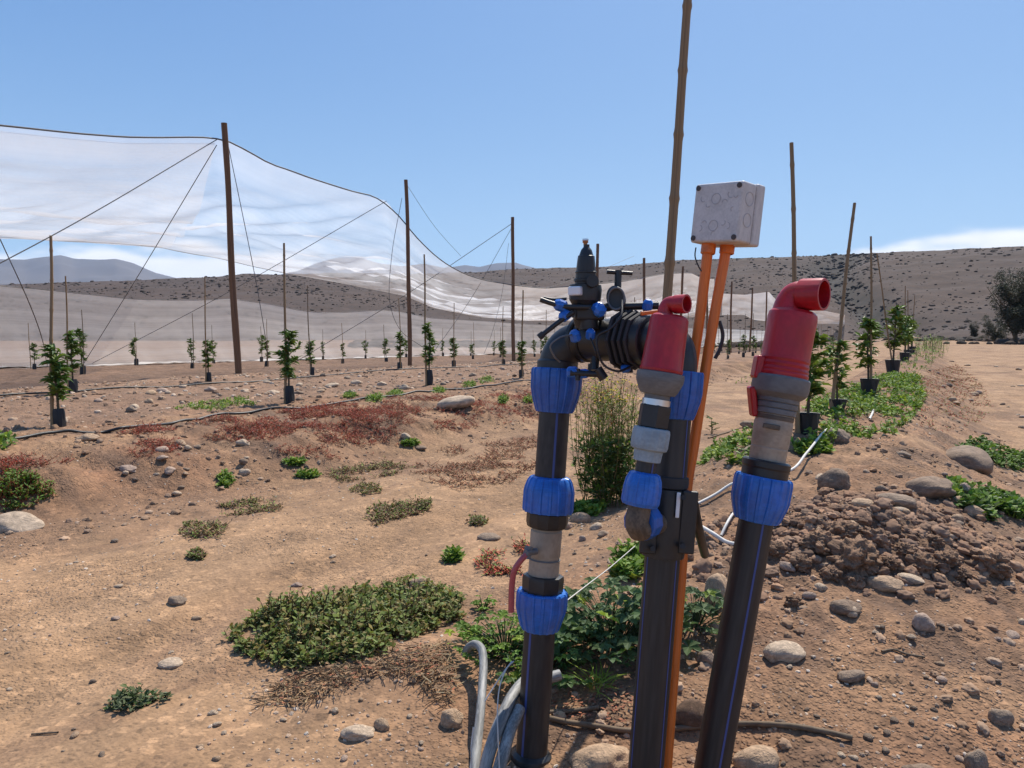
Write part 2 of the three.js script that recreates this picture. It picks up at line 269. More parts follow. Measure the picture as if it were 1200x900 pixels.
class Leaves { // collects many small faces with their own colours
  constructor() { this.p = []; this.c = []; }
  tri(a, b, c, k) { this.p.push(a.x, a.y, a.z, b.x, b.y, b.z, c.x, c.y, c.z); for (let i = 0; i < 3; i++) this.c.push(...k); }
  leaf(at, dir, up, len, wid, k, fold = 0.25, droop = 0.15) {
    const d = dir.clone().normalize(), s = d.clone().cross(up).normalize(), n = s.clone().cross(d).normalize();
    const m1 = at.clone().addScaledVector(d, len * 0.38), m2 = at.clone().addScaledVector(d, len * 0.72).addScaledVector(n, -droop * len * 0.4), tip = at.clone().addScaledVector(d, len).addScaledVector(n, -droop * len);
    const w = wid / 2, f = fold * w, l1 = m1.clone().addScaledVector(s, w).addScaledVector(n, f), r1 = m1.clone().addScaledVector(s, -w).addScaledVector(n, f), l2 = m2.clone().addScaledVector(s, w * 0.72).addScaledVector(n, f), r2 = m2.clone().addScaledVector(s, -w * 0.72).addScaledVector(n, f);
    this.tri(at, m1, l1, k); this.tri(at, r1, m1, k); this.tri(l1, m1, m2, k); this.tri(l1, m2, l2, k); this.tri(m1, r1, m2, k); this.tri(r1, r2, m2, k); this.tri(l2, m2, tip, k); this.tri(m2, r2, tip, k);
  }
  small(at, dir, up, len, wid, k) { const d = dir.clone().normalize(), s = d.clone().cross(up).normalize(), m = at.clone().addScaledVector(d, len * 0.55), a = m.clone().addScaledVector(s, wid / 2), b = m.clone().addScaledVector(s, -wid / 2), t = at.clone().addScaledVector(d, len); this.tri(at, b, a, k); this.tri(a, b, t, k); }
  lobed(at, dir, up, R, k, lobes = 5, rnd = Math.random) { // a mallow leaf: round, lobed, a little cupped
    const d = dir.clone().normalize(), s = d.clone().cross(up).normalize(), n = s.clone().cross(d).normalize(), c = at.clone().addScaledVector(d, R * 0.75), N = lobes * 4, pts = [];
    for (let i = 0; i <= N; i++) { const a = -Math.PI * 0.93 + 1.86 * Math.PI * i / N, r = R * (0.80 + 0.22 * Math.cos(i / 4 * 2 * Math.PI - Math.PI)), wv = 0.14 * R * Math.cos(i / 4 * 2 * Math.PI) + 0.10 * R; pts.push(c.clone().addScaledVector(d, Math.cos(a) * r).addScaledVector(s, Math.sin(a) * r).addScaledVector(n, wv)); }
    for (let i = 0; i < N; i++) this.tri(c, pts[i], pts[i + 1], k);
  }
  stem(a, b, r, k) { const d = b.clone().sub(a).normalize(), s = d.clone().cross(Math.abs(d.y) > 0.9 ? V(1, 0, 0) : V(0, 1, 0)).normalize(), n = d.clone().cross(s), q = [0, 2.09, 4.19].map(t => s.clone().multiplyScalar(Math.cos(t) * r).addScaledVector(n, Math.sin(t) * r)); for (let i = 0; i < 3; i++) { const j = (i + 1) % 3, p0 = a.clone().add(q[i]), p1 = a.clone().add(q[j]), p2 = b.clone().add(q[i]), p3 = b.clone().add(q[j]); this.tri(p0, p1, p2, k); this.tri(p1, p3, p2, k); } }
  build() { const g = new THREE.BufferGeometry(); g.setAttribute('position', new THREE.Float32BufferAttribute(this.p, 3)); g.setAttribute('color', new THREE.Float32BufferAttribute(this.c, 3)); g.computeVertexNormals(); return g; }
}
const vary = (c, r, a = 0.3) => { const k = 1 + (r() - 0.5) * 2 * a, w = (r() - 0.5) * a * 0.5; return [c[0] * k * (1 + w), c[1] * k, c[2] * k * (1 - w)]; };
const around = (r, tilt) => { const a = r() * 6.283; return V(Math.cos(a) * Math.cos(tilt), Math.sin(tilt), Math.sin(a) * Math.cos(tilt)); };

// ================================================================ the pipe work
// an axis through two points: at(y) is the point shown at row y of the photo, o(y) its distance from the foot
function axis(A, B) {
  const d = B.clone().sub(A), L = d.length(); d.normalize();
  const o = py => { let a = -0.5, b = L + 1; for (let k = 0; k < 40; k++) { const m = (a + b) / 2; if (project(A.clone().addScaledVector(d, m))[1] > py) a = m; else b = m; } return a; };
  return { A, d, o, at: py => A.clone().addScaledVector(d, o(py)), put: (profile, seg, wave) => orient(revolve(profile, seg, wave), A, d), px: (w, depth) => w / 2 * depth / F };
}
function lathe(ax, depth, list, seg = 40, wave) { return ax.put(list.map(([w, y]) => [w / 2 * depth / F, ax.o(y)]), seg, wave); }   // list [[width in px, row] ...]
function stripeOn(ax, depth, w, y0, y1, turn, wide = 0.11) { // a thin coloured line along a pipe
  const r = w / 2 * depth / F + 0.0006, pts = []; const g = new THREE.CylinderGeometry(r, r, ax.o(y1) - ax.o(y0), 3, 1, true, turn, wide); g.translate(0, (ax.o(y0) + ax.o(y1)) / 2, 0); return orient(g, ax.A, ax.d);
}
const NUT = ribs(14, 0.05);
{ // ---- the two risers joined by the control valve, with the small air valve on the second one
  const D1 = 2.66, D2 = 2.36, D3 = 2.20;
  const foot = ground(621, 893), base = V(foot.x, foot.y, foot.z);
  const T = thing('irrigation_manifold', base, 'two black plastic risers joined by an irrigation control valve, with a small red air valve', 'valve manifold');
  const add = (name, g, m, parent = T) => part(parent, name, g, m, base);
  const a1 = axis(P(621.4, 905, D1), P(653, 433, D1));
  const pipe1 = add('riser_pipe', lathe(a1, D1, [[0, 930], [37, 930], [36.5, 735], [36, 693], [0, 693]]), M.pipe);
  add('stripe', stripeOn(a1, D1, 36.6, 905, 735, -0.75, 0.16), M.stripe, pipe1);
  add('base_collar', lathe(a1, D1, [[38, 925], [50, 922], [50, 890], [47, 884], [40, 881], [36, 880]]), M.black);
  const nut = (parent, list, m = M.blue, ax = a1, dep = D1, n = 16) => add('compression_nut', lathe(ax, dep, list, 160, ribs(n, 0.055)), m, parent);
  nut(T, [[36, 738], [41, 737], [45, 734], [54, 718], [57, 712], [57.5, 698], [57, 694], [54, 692], [46, 692]]);
  add('union_collar', lathe(a1, D1, [[46, 693], [48, 692], [49, 678], [47.5, 674], [38, 673]], 8), M.black);
  const clear = add('union_body', lathe(a1, D1, [[36, 674], [36, 656], [34, 655], [35, 652], [36.5, 650], [37, 622], [34, 620], [34, 617]], 40), M.tan);
  add('seam_ring', torus(36 / 2 * D1 / F, 0.0025, a1.at(655), a1.d), M.grey, clear);
  add('union_collar', lathe(a1, D1, [[36, 619], [46, 617], [49, 612], [49, 601], [44, 599]], 12), M.black);
  nut(T, [[48, 600], [55, 599.5], [57, 597], [57, 576], [55, 571], [50, 563], [45, 559.5], [37, 558]]);
  const pipe1b = add('riser_pipe', lathe(a1, D1, [[0, 599], [36, 599], [36, 482], [0, 470]]), M.pipe);
  add('stripe', stripeOn(a1, D1, 36.4, 560, 480, 0.05, 0.14), M.stripe, pipe1b);
  nut(T, [[36, 483], [41, 483], [44, 480], [52, 466], [56.5, 455], [57.5, 437], [57, 434], [54, 432], [44, 432]], M.blueDeep);
  // elbow from the first riser into the valve
  const top1 = a1.at(434), vy = 398, vIn = P(694, vy, 2.60), vOut = P(757, vy + 1, 2.44), el = [top1.clone().addScaledVector(a1.d, -0.02), top1.clone().addScaledVector(a1.d, 0.03), P(660, 411, 2.65), P(671, 402, 2.64), vIn];
  add('elbow', taperTube(el, [0.066, 0.066, 0.067, 0.066, 0.066], 24, 28), M.black);
  const eDir = a1.d; add('elbow_rim', lathe(a1, D1, [[44, 434], [48, 433], [48, 424], [44, 422], [40, 422]], 32), M.black);
  const vd = vOut.clone().sub(vIn), vl = vd.length(); vd.normalize();
  const ring = (s, l, r, m = M.black, seg = 32, name = 'valve_flange', par = T) => add(name, orient(revolve([[0, 0], [r - 0.004, 0], [r, 0.004], [r, l - 0.004], [r - 0.004, l], [0, l]], seg), vIn.clone().addScaledVector(vd, s), vd), m, par);
  ring(-0.06, 0.022, 0.082); ring(-0.03, 0.022, 0.080);
  const body = ring(-0.01, vl * 0.72, 0.073, M.black, 32, 'valve_body');
  for (let k = 0; k < 4; k++) ring(vl * 0.60 + k * 0.021, 0.012, 0.108 - k * 0.004, M.blackDull, 8, 'flange_rib', body);
  ring(vl * 0.60 - 0.01, 0.12, 0.082, M.black, 24, 'valve_body');
  add('drain_plug', rod(P(698, 418, 2.55), P(697, 434, 2.54), 0.014), M.black, body); add('drain_plug', rod(P(723, 420, 2.5), P(723, 431, 2.5), 0.010), M.black, body);
  add('support_bracket', rod(P(737, 415, 2.5), P(737, 437, 2.5), 0.014), M.black, body);
  // second elbow, down into the tall riser
  const a2 = axis(P(754.5, 930, D2), P(793.5, 436, D2));
  const e2 = a2.at(440); add('elbow', taperTube([vOut.clone().addScaledVector(vd, -0.02), P(774, 399, 2.40), P(789, 407, 2.37), e2.clone().addScaledVector(a2.d, 0.03), e2], [0.062, 0.063, 0.064, 0.062, 0.06], 24, 28), M.black);
  nut(T, [[40, 491], [44, 490], [47, 486], [56, 470], [59, 460], [59, 438], [57, 435], [44, 435]], M.blueDeep, a2, D2);
  const pipe2 = add('riser_pipe', lathe(a2, D2, [[0, 990], [41, 990], [41, 488], [0, 480]]), M.pipe);
  for (const [t, w] of [[-1.2, 0.09], [0.62, 0.09], [2.8, 0.09]]) add('stripe', stripeOn(a2, D2, 41.2, 960, 490, t, w), M.stripe, pipe2);
  // saddle clamp on the tall riser
  const sad = add('saddle_clamp', lathe(a2, D2, [[41, 652], [49, 651], [50, 646], [50, 580], [48, 572], [41, 571]], 28), M.black);
  for (const [px, y0, y1] of [[806, 648, 576], [760, 648, 600]]) add('clamp_ear', (() => { const c = P(px, (y0 + y1) / 2, 2.31), g = new RoundedBoxGeometry(0.05, (y0 - y1) * D2 / F, 0.022, 2, 0.005); return orient(g, c, a2.d); })(), M.black, sad);
  for (const [px, py] of [[765, 643], [801, 583], [800, 640]]) add('bolt', rod(P(px, py, 2.300), P(px, py, 2.272), 0.009, 0.009, 6), M.blackDull, sad);
  add('zip_tie', (() => { const g = new RoundedBoxGeometry(0.012, 0.078, 0.004, 1, 0.002); return orient(g, P(794.5, 592, 2.285), a2.d); })(), M.label, sad);
  add('tape_wrap', lathe(a2, D2, [[41, 571], [46, 570], [47, 564], [46, 558], [41, 557]], 24), M.blackDull, pipe2);
  // small side branch: nut, elbow, pipe, unions and the small air valve
  const a3 = axis(P(746.5, 612, D3), P(774, 440, D3));
  const hub = P(754, 611, 2.24), bd = P(786, 613, 2.36).sub(P(752, 611, 2.22)).normalize();
  add('branch_nut', orient(revolve([[0.030, -0.03], [0.050, -0.028], [0.054, -0.02], [0.054, 0.02], [0.046, 0.034], [0.03, 0.036]], 64, ribs(12, 0.03)), hub, V(0.62, -0.05, -0.78)), M.blueDeep);
  add('branch_elbow', taperTube([a3.at(588), a3.at(600), a3.at(612), P(749, 620, 2.205), P(756, 616, 2.24), P(770, 613, 2.31)], [0.034, 0.035, 0.036, 0.036, 0.034, 0.034], 20, 20), M.brown);
  nut(T, [[26, 593], [39, 592], [43, 588], [43, 572], [40, 562], [34, 555], [25, 553]], M.blue, a3, D3, 12);
  const pb = add('branch_pipe', lathe(a3, D3, [[0, 590], [24, 590], [24, 535], [0, 535]], 28), M.pipe); add('stripe', stripeOn(a3, D3, 24.3, 556, 537, 0.4, 0.16), M.stripe, pb);
  add('grey_union_nut', lathe(a3, D3, [[25, 541], [31, 540], [33, 528], [41, 526], [43, 522], [43, 506], [41, 502], [32, 501]], 72, ribs(14, 0.04)), M.greyBlue);
  add('threaded_adaptor', lathe(a3, D3, [[32, 502], [37, 500], [38, 476], [36, 475], [31, 474]], 6), M.black);
  add('steel_ring', lathe(a3, D3, [[31, 475], [33, 475], [33, 468], [31, 468]], 28), M.steel);
  add('threaded_adaptor', lathe(a3, D3, [[30, 469], [30, 461]], 28), M.grey);
  const av = add('air_valve', lathe(a3, D3, [[38, 437], [49.5, 436], [50.5, 433], [49, 431], [46, 395], [45, 376], [43, 372], [36, 369.5], [14, 369]], 44), M.red);
  add('valve_collar', lathe(a3, D3, [[24, 463], [40, 462], [46, 458], [55, 447], [56, 441], [55, 437], [46, 436]], 44), M.grey, av);
  const elb = (pts, r, parent, hole) => { const e = add('outlet_elbow', taperTube(pts, [r, r, r, r], 22, 24), M.red, parent); const n = pts.length, tip = pts[n - 1], dd = tip.clone().sub(pts[n - 2]).normalize(); add('outlet_socket', orient(revolve([[r * 0.98, -r * 1.7], [r * 1.22, -r * 1.65], [r * 1.22, 0], [r * 0.98, 0], [r * 0.96, -r * 1.2], [0, -r * 1.25]], 32), tip, dd), M.red, e); return e; };
  elb([P(779, 374, D3), P(780.5, 362, D3), P(784, 357, D3 - 0.004), P(805, 356, D3 - 0.045)], 0.0228, av);
  // pilots, fittings and tubes of the control valve
  const dv = 2.50, bon = P(686, 336, dv), upv = V(0.02, 1, 0.02).normalize();
  const bonnet = add('valve_bonnet', orient(revolve([[0.030, -0.14], [0.038, -0.11], [0.044, -0.06], [0.053, -0.045], [0.056, -0.01], [0.053, 0.006], [0.036, 0.009], [0.036, 0.016], [0.040, 0.018], [0.040, 0.025], [0.035, 0.027], [0.034, 0.044], [0.036, 0.046], [0.036, 0.050], [0.033, 0.052], [0.030, 0.085], [0.028, 0.102], [0.024, 0.104], [0.018, 0.122], [0.010, 0.132], [0.010, 0.140], [0, 0.141]], 28), bon, upv), M.black);
  add('adjusting_screw', merged([rod(P(686, 292, dv), P(686, 284, dv), 0.0065), rod(P(686, 284.5, dv), P(686, 281, dv), 0.0105, 0.0105, 6)]), M.brass, bonnet);
  add('screw_head', rod(P(686, 282.2, dv - 0.001), P(686, 280.2, dv - 0.001), 0.0115, 0.0115, 6), M.steel, bonnet);
  add('nameplate', (() => { const g = new RoundedBoxGeometry(0.045, 0.030, 0.03, 2, 0.006); g.rotateY(-0.5); const c = P(674.5, 341, dv - 0.045); g.translate(c.x, c.y, c.z); return g; })(), M.label, bonnet);
  add('pilot_port', rod(P(695, 331, dv - 0.02), P(694.5, 329, dv - 0.075), 0.021, 0.020, 16), M.black, bonnet);
  add('valve_neck', merged([rod(P(688, 352, dv), P(690, 386, dv), 0.038, 0.034, 20), rod(P(676, 350, dv), P(676, 372, dv), 0.018), rod(P(664, 364, dv), P(715, 360, dv), 0.014), (() => { const g = new RoundedBoxGeometry(0.10, 0.055, 0.08, 2, 0.01); const c = P(690, 366, dv); g.translate(c.x, c.y, c.z); return g; })()]), M.black, bonnet);
  const gx = P(722, 350, dv - 0.02); const pilot = add('solenoid_pilot', orient(revolve([[0, -0.03], [0.030, -0.03], [0.042, -0.018], [0.044, 0.004], [0.038, 0.012], [0.034, 0.004], [0, 0.0]], 28).scale(0.72, 1, 1), gx, V(-0.25, 0.05, 0.97)), M.black);
  add('pilot_rim', (() => { const g = new THREE.TorusGeometry(0.036, 0.0045, 8, 28); g.scale(0.75, 1.0, 1); g.rotateY(-0.25); const c = P(722, 350, dv - 0.035); g.translate(c.x, c.y, c.z); return g; })(), M.grey, pilot);
  add('pilot_stem', merged([rod(P(724, 337, dv), P(724.5, 317, dv), 0.012), rod(P(711, 318.5, dv), P(741, 320.5, dv), 0.0075, 0.0065)]), M.black, pilot);
  add('pilot_manifold', merged([rod(P(700, 360, dv), P(772, 358, dv - 0.03), 0.013), rod(P(733, 360, dv), P(733, 372, dv), 0.02)]), M.black, pilot);
  add('orange_clip', (() => { const g = new RoundedBoxGeometry(0.075, 0.012, 0.03, 2, 0.004); g.rotateZ(0.12); const c = P(765, 366, 2.34); g.translate(c.x, c.y, c.z); return g; })(), M.orange, pilot);
  for (const [x, y, dx, dy, r] of [[657, 358, -1, 0.35, 0.019], [662, 370, -0.8, -0.6, 0.017], [702, 363, 0.1, -0.2, 0.021], [674, 394, -0.3, 1, 0.017], [692, 392, 0.05, 1, 0.015], [759, 358, 0.1, 1, 0.016], [684, 438, 1, 0.1, 0.015], [671, 436, 1, 0, 0.017], [733, 432, 1, 0.2, 0.013]]) {
    const c = P(x, y, dv - 0.05), dd = V(dx, dy, 0.35); add('push_fitting', orient(revolve([[0, -r], [r * 0.8, -r], [r, -r * 0.7], [r, r * 0.6], [r * 0.75, r], [r * 0.5, r * 1.25], [0, r * 1.25]], 48, ribs(9, 0.07)), c, dd), M.blue);
  }
  const dt = dv - 0.06;
  add('control_tube', tube([P(690, 360, dt), P(660, 359, dt), P(645, 355, dt), P(633, 351, dt)], 0.0085, 20), M.black);
  add('control_tube', tube([P(664, 350, dt + 0.05), P(650, 351, dt + 0.05), P(637, 349, dt + 0.05)], 0.005, 12), M.black);
  add('control_tube', tube([P(672, 366, dt), P(658, 375, dt), P(645, 385, dt), P(632, 395, dt)], 0.0082, 20), M.black);
  add('tube_end', rod(P(637, 391, dt), P(631.5, 395.5, dt), 0.0115), M.blackDull);
  const loose = (pts, r = 0.0028, m = M.cable) => add('thin_cable', tube(pts.map(q => P(...q)), r, 40, 6), m);
  loose([[672, 392, dt], [655, 396, dt - 0.05], [645, 405, dt - 0.05], [650, 418, dt - 0.03], [656, 424, dt]], 0.003, M.grey);
  loose([[729, 352, dt], [727, 372, dt - 0.05], [714, 386, dt - 0.05], [701, 393, dt - 0.04], [700, 410, dt - 0.04], [708, 428, dt - 0.03], [724, 435, dt - 0.03], [742, 428, dt]], 0.0042);
  loose([[692, 396, dt], [698, 412, dt - 0.03], [699, 424, dt]], 0.003);
  add('lower_manifold', merged([rod(P(677, 432, dt), P(677, 446, dt), 0.008), rod(P(668, 437, dt), P(708, 439, dt), 0.010), rod(P(700, 432, dt), P(708, 444, dt), 0.016)]), M.black);
  // drain cock and red tube on the first riser
  const cock = add('drain_cock', merged([rod(P(628, 646, 2.6), P(616, 648, 2.56), 0.012), rod(P(620, 640, 2.58), P(617, 655, 2.57), 0.014)]), M.grey);
  add('red_tube', tube([P(619, 648, 2.57), P(611, 656, 2.56), P(603, 668, 2.56), P(600, 685, 2.57), P(599, 717, 2.58)], 0.0105, 24), M.redTube, cock);
}
{ // ---- the leaning riser with the large air valve
  const D = 2.44, ax = axis(P(828, 935, D), P(938, 320, D));
  const f = ground(826, 940), base = V(ax.A.x, f.y, ax.A.z);
  const T = thing('air_valve_riser', base, 'leaning black plastic riser topped by a large red air valve', 'air valve');
  const add = (name, g, m, parent = T) => part(parent, name, g, m, base), L = (list, seg, wave) => lathe(ax, D, list, seg, wave);
  const pipe = add('riser_pipe', L([[0, 990], [40, 990], [39.5, 596], [0, 590]], 40), M.pipe);
  add('stripe', stripeOn(ax, D, 39.9, 950, 600, 0.02, 0.12), M.stripe, pipe);
  add('compression_nut', L([[39, 611], [47, 610], [51, 607], [60, 592], [63, 585], [63.5, 564], [62, 560], [59, 558], [48, 558]], 160, ribs(16, 0.055)), M.blue);
  add('union_collar', L([[50, 560], [53, 558], [53, 549], [55, 547], [55, 541], [50, 539], [42, 539]], 40), M.black);
  const un = add('union_body', L([[41, 541], [42, 525], [41, 524], [43, 521], [43, 508], [44, 506], [44, 496], [42, 492], [41, 484]], 40), M.tan);
  add('red_sealant', L([[43.2, 492], [43.8, 490], [43.2, 487]], 40), M.brown, un);
  add('window_slot', (() => { const g = new RoundedBoxGeometry(0.055, 0.016, 0.01, 2, 0.003); return orient(g, P(904, 500, D - 0.062), ax.d); })(), M.brown, un);
  add('threaded_collar', L([[42, 486], [46, 485], [46, 480], [44, 479], [47, 478], [47, 473], [45, 472], [48, 471], [48, 467], [56, 464], [62, 461], [65, 456], [65, 444], [62, 442], [54, 441]], 48), M.grey);
  const av = add('air_valve', L([[54, 443], [58, 442], [58.5, 438], [56.5, 436], [57.5, 434], [55.5, 431], [57, 428], [55, 425], [56.5, 422], [55, 418], [55, 392], [56, 374], [54, 368], [47, 364.5], [36, 363.5]], 48), M.red);
  add('lever_lug', merged([(() => { const g = new RoundedBoxGeometry(0.03, 0.075, 0.05, 2, 0.008); return orient(g, P(888.5, 430, D), ax.d); })(), (() => { const g = new RoundedBoxGeometry(0.022, 0.10, 0.045, 2, 0.008); return orient(g, P(882, 470, D + 0.01), V(-0.12, 1, 0)); })()]), M.red, av);
  const pts = [P(921, 372, D), P(925, 354, D), P(932, 345.5, D - 0.008), P(966, 345, D - 0.075)], r = 0.0435;
  const e = add('outlet_elbow', taperTube(pts, [0.050, 0.042, 0.040, 0.040], 26, 28), M.red, av);
  const tip = pts[3], dd = tip.clone().sub(pts[2]).normalize();
  add('outlet_socket', orient(revolve([[r * 0.9, -0.076], [r * 1.17, -0.074], [r * 1.19, -0.070], [r * 1.19, -0.002], [r * 1.17, 0], [r * 1.0, 0], [r * 0.95, -0.05], [0, -0.052]], 36), tip, dd), M.red, e);
}
{ // ---- orange conduits and the junction box on top
  const mk = (pts, label) => { const g = tube(pts.map(q => P(...q)), 0.0168, 60, 18); return single('conduit', g, M.orange, label, 'conduit', 'orange conduits under the junction box'); };
  mk([[851.5, 289, 2.40], [838, 365, 2.41], [824, 450, 2.42], [812, 530, 2.43], [806, 565, 2.435], [798, 680, 2.435], [785, 851, 2.43], [778, 950, 2.43]], 'orange conduit on the outer side, running the whole height of the black riser');
  mk([[830, 289, 2.40], [821, 365, 2.425], [809, 450, 2.45], [800, 530, 2.46], [793, 570, 2.465], [780, 680, 2.47], [764, 851, 2.47], [756, 950, 2.47]], 'orange conduit that slips behind the black riser below the box');
  const bx = 0.178, by = 0.186, dLid = 0.075, dBase = 0.045, c = P(848, 252, 2.38);
  const g0 = V(c.x, c.y - by / 2, c.z);
  const T = thing('junction_box', g0, 'grey plastic electrical junction box with round knockouts on two orange conduits', 'junction box');
  T.rotation.set(-0.05, -0.86, -0.075, 'YXZ');
  const loc = (name, g, m, parent = T) => { const o = mesh(name, g, m); parent.add(o); return o; };
  const lid = loc('lid', new RoundedBoxGeometry(bx, by, dLid, 3, 0.009).translate(0, by / 2, 0.02), M.box);
  loc('back_shell', new RoundedBoxGeometry(bx + 0.006, by + 0.006, dBase, 3, 0.008).translate(0, by / 2, 0.02 - dLid / 2 - dBase / 2 - 0.001), M.box);
  const fz = 0.02 + dLid / 2;
  for (const [sx, sy] of [[-1, -1], [1, -1], [-1, 1], [1, 1]]) loc('screw', new THREE.CylinderGeometry(0.0085, 0.0085, 0.006, 14).rotateX(Math.PI / 2).translate(sx * (bx / 2 - 0.014), by / 2 + sy * (by / 2 - 0.014), fz), M.screw, lid);
  const knock = (x, y, R, side) => { const g = new THREE.TorusGeometry(R, 0.0011, 6, 32, R < 0.012 ? 2.9 : 6.2832); if (R < 0.012) g.rotateZ(x * 60 + y * 40); if (side) { g.rotateY(Math.PI / 2); g.translate(bx / 2 + 0.0003, y, x); } else g.translate(x, y, fz + 0.0003); return loc('knockout', g, M.boxMark, lid); };
  for (const [x, y, R] of [[-0.005, 0.135, 0.0165], [-0.005, 0.052, 0.0165], [-0.052, 0.138, 0.010], [-0.032, 0.118, 0.008], [0.028, 0.122, 0.009], [0.048, 0.146, 0.011], [0.066, 0.142, 0.007], [-0.04, 0.06, 0.008], [-0.055, 0.045, 0.009], [0.03, 0.06, 0.008], [0.046, 0.05, 0.010], [0.06, 0.10, 0.007], [-0.002, 0.026, 0.008]]) knock(x, y, R);
  knock(0.018, 0.135, 0.021, true); knock(0.018, 0.07, 0.021, true);
  for (const px of [829, 851]) { const q = axis(P(px, 300, 2.40), P(px + 2, 285, 2.40)); const g = lathe(q, 2.40, [[14, 298], [17, 297], [17, 288], [16, 286]], 24); single('conduit_gland', g, M.orange, px < 840 ? 'orange gland where the inner conduit enters the box' : 'orange gland where the outer conduit enters the box', 'conduit gland'); }
  single('loose_wire', tube([[815.5, 290], [814.5, 300], [818, 311], [822, 318]].map(([x, y]) => P(x, y, 2.36)), 0.0022, 24, 6), M.cable, 'thin dark wire hanging under the junction box', 'wire');
  single('dark_cable', tube([[843, 376, 2.7], [847, 392, 2.7], [844, 408, 2.7], [838, 420, 2.7]].map(q => P(...q)), 0.007, 24, 8), M.cable, 'short dark cable hanging beside the orange conduits', 'cable');
}
console.log('pipes done');

// ================================================================ net house behind the rows
const netMat = (o, c = [0.88, 0.89, 0.90]) => new THREE.MeshPhysicalMaterial({ color: lin(...c), roughness: 1, transmission: 0.68, thickness: 0, transparent: true, opacity: o, side: THREE.DoubleSide, alphaMap: netWeave });
const netWeave = tex(512, (x, y) => { const a = tf(x, y, 6, 3), b = tf(x * 0, y, 16, 4); return clamp(0.85 + 0.6 * (b - 0.5) + 0.2 * (a - 0.5)); }, [1, 1], false);
function sheet(nu, nv, fn, us = 1, vs = 1) { // a hanging sheet from fn(s, t)
  const pos = [], uvs = [], idx = []; for (let j = 0; j <= nv; j++) for (let i = 0; i <= nu; i++) { const p = fn(i / nu, j / nv); pos.push(p.x, p.y, p.z); uvs.push(i / nu * us, j / nv * vs); }
  for (let j = 0; j < nv; j++) for (let i = 0; i < nu; i++) { const a = j * (nu + 1) + i; idx.push(a, a + 1, a + nu + 1, a + 1, a + nu + 2, a + nu + 1); }
  const g = new THREE.BufferGeometry(); g.setAttribute('position', new THREE.Float32BufferAttribute(pos, 3)); g.setAttribute('uv', new THREE.Float32BufferAttribute(uvs, 2)); g.setIndex(idx); g.computeVertexNormals(); return g;
}
const VA = 17.4, VB = 31, VC = 38;                       // post line, far wall and far edge of the roof net, metres across the rows
function onLine(px, py, v) { const [x, z] = atRow(px, v); const r = ray(px, py), d = -z / -r.z; return V(r.x * d, EYE + r.y * d, r.z * d); }
const nearEdge = [[-900, 41], [-560, 98], [-260, 132], [-120, 139], [0, 147.5], [70, 155], [147, 161.5], [253, 161.5], [272, 168], [317, 192], [360, 208], [400, 221], [453, 235.5], [472, 260], [488, 279], [515, 304], [539, 319], [565, 328], [603, 335], [640, 338], [672, 336], [732, 330], [777, 321], [810, 320], [822, 326], [837, 327]];
const farEdge = [[-900, 207], [-560, 242], [-260, 262], [-120, 270], [0, 277.5], [67, 282], [133, 285], [180, 289], [267, 305], [333, 320], [400, 332], [475, 347], [507, 361], [563, 372], [620, 376], [700, 377], [842, 370]];
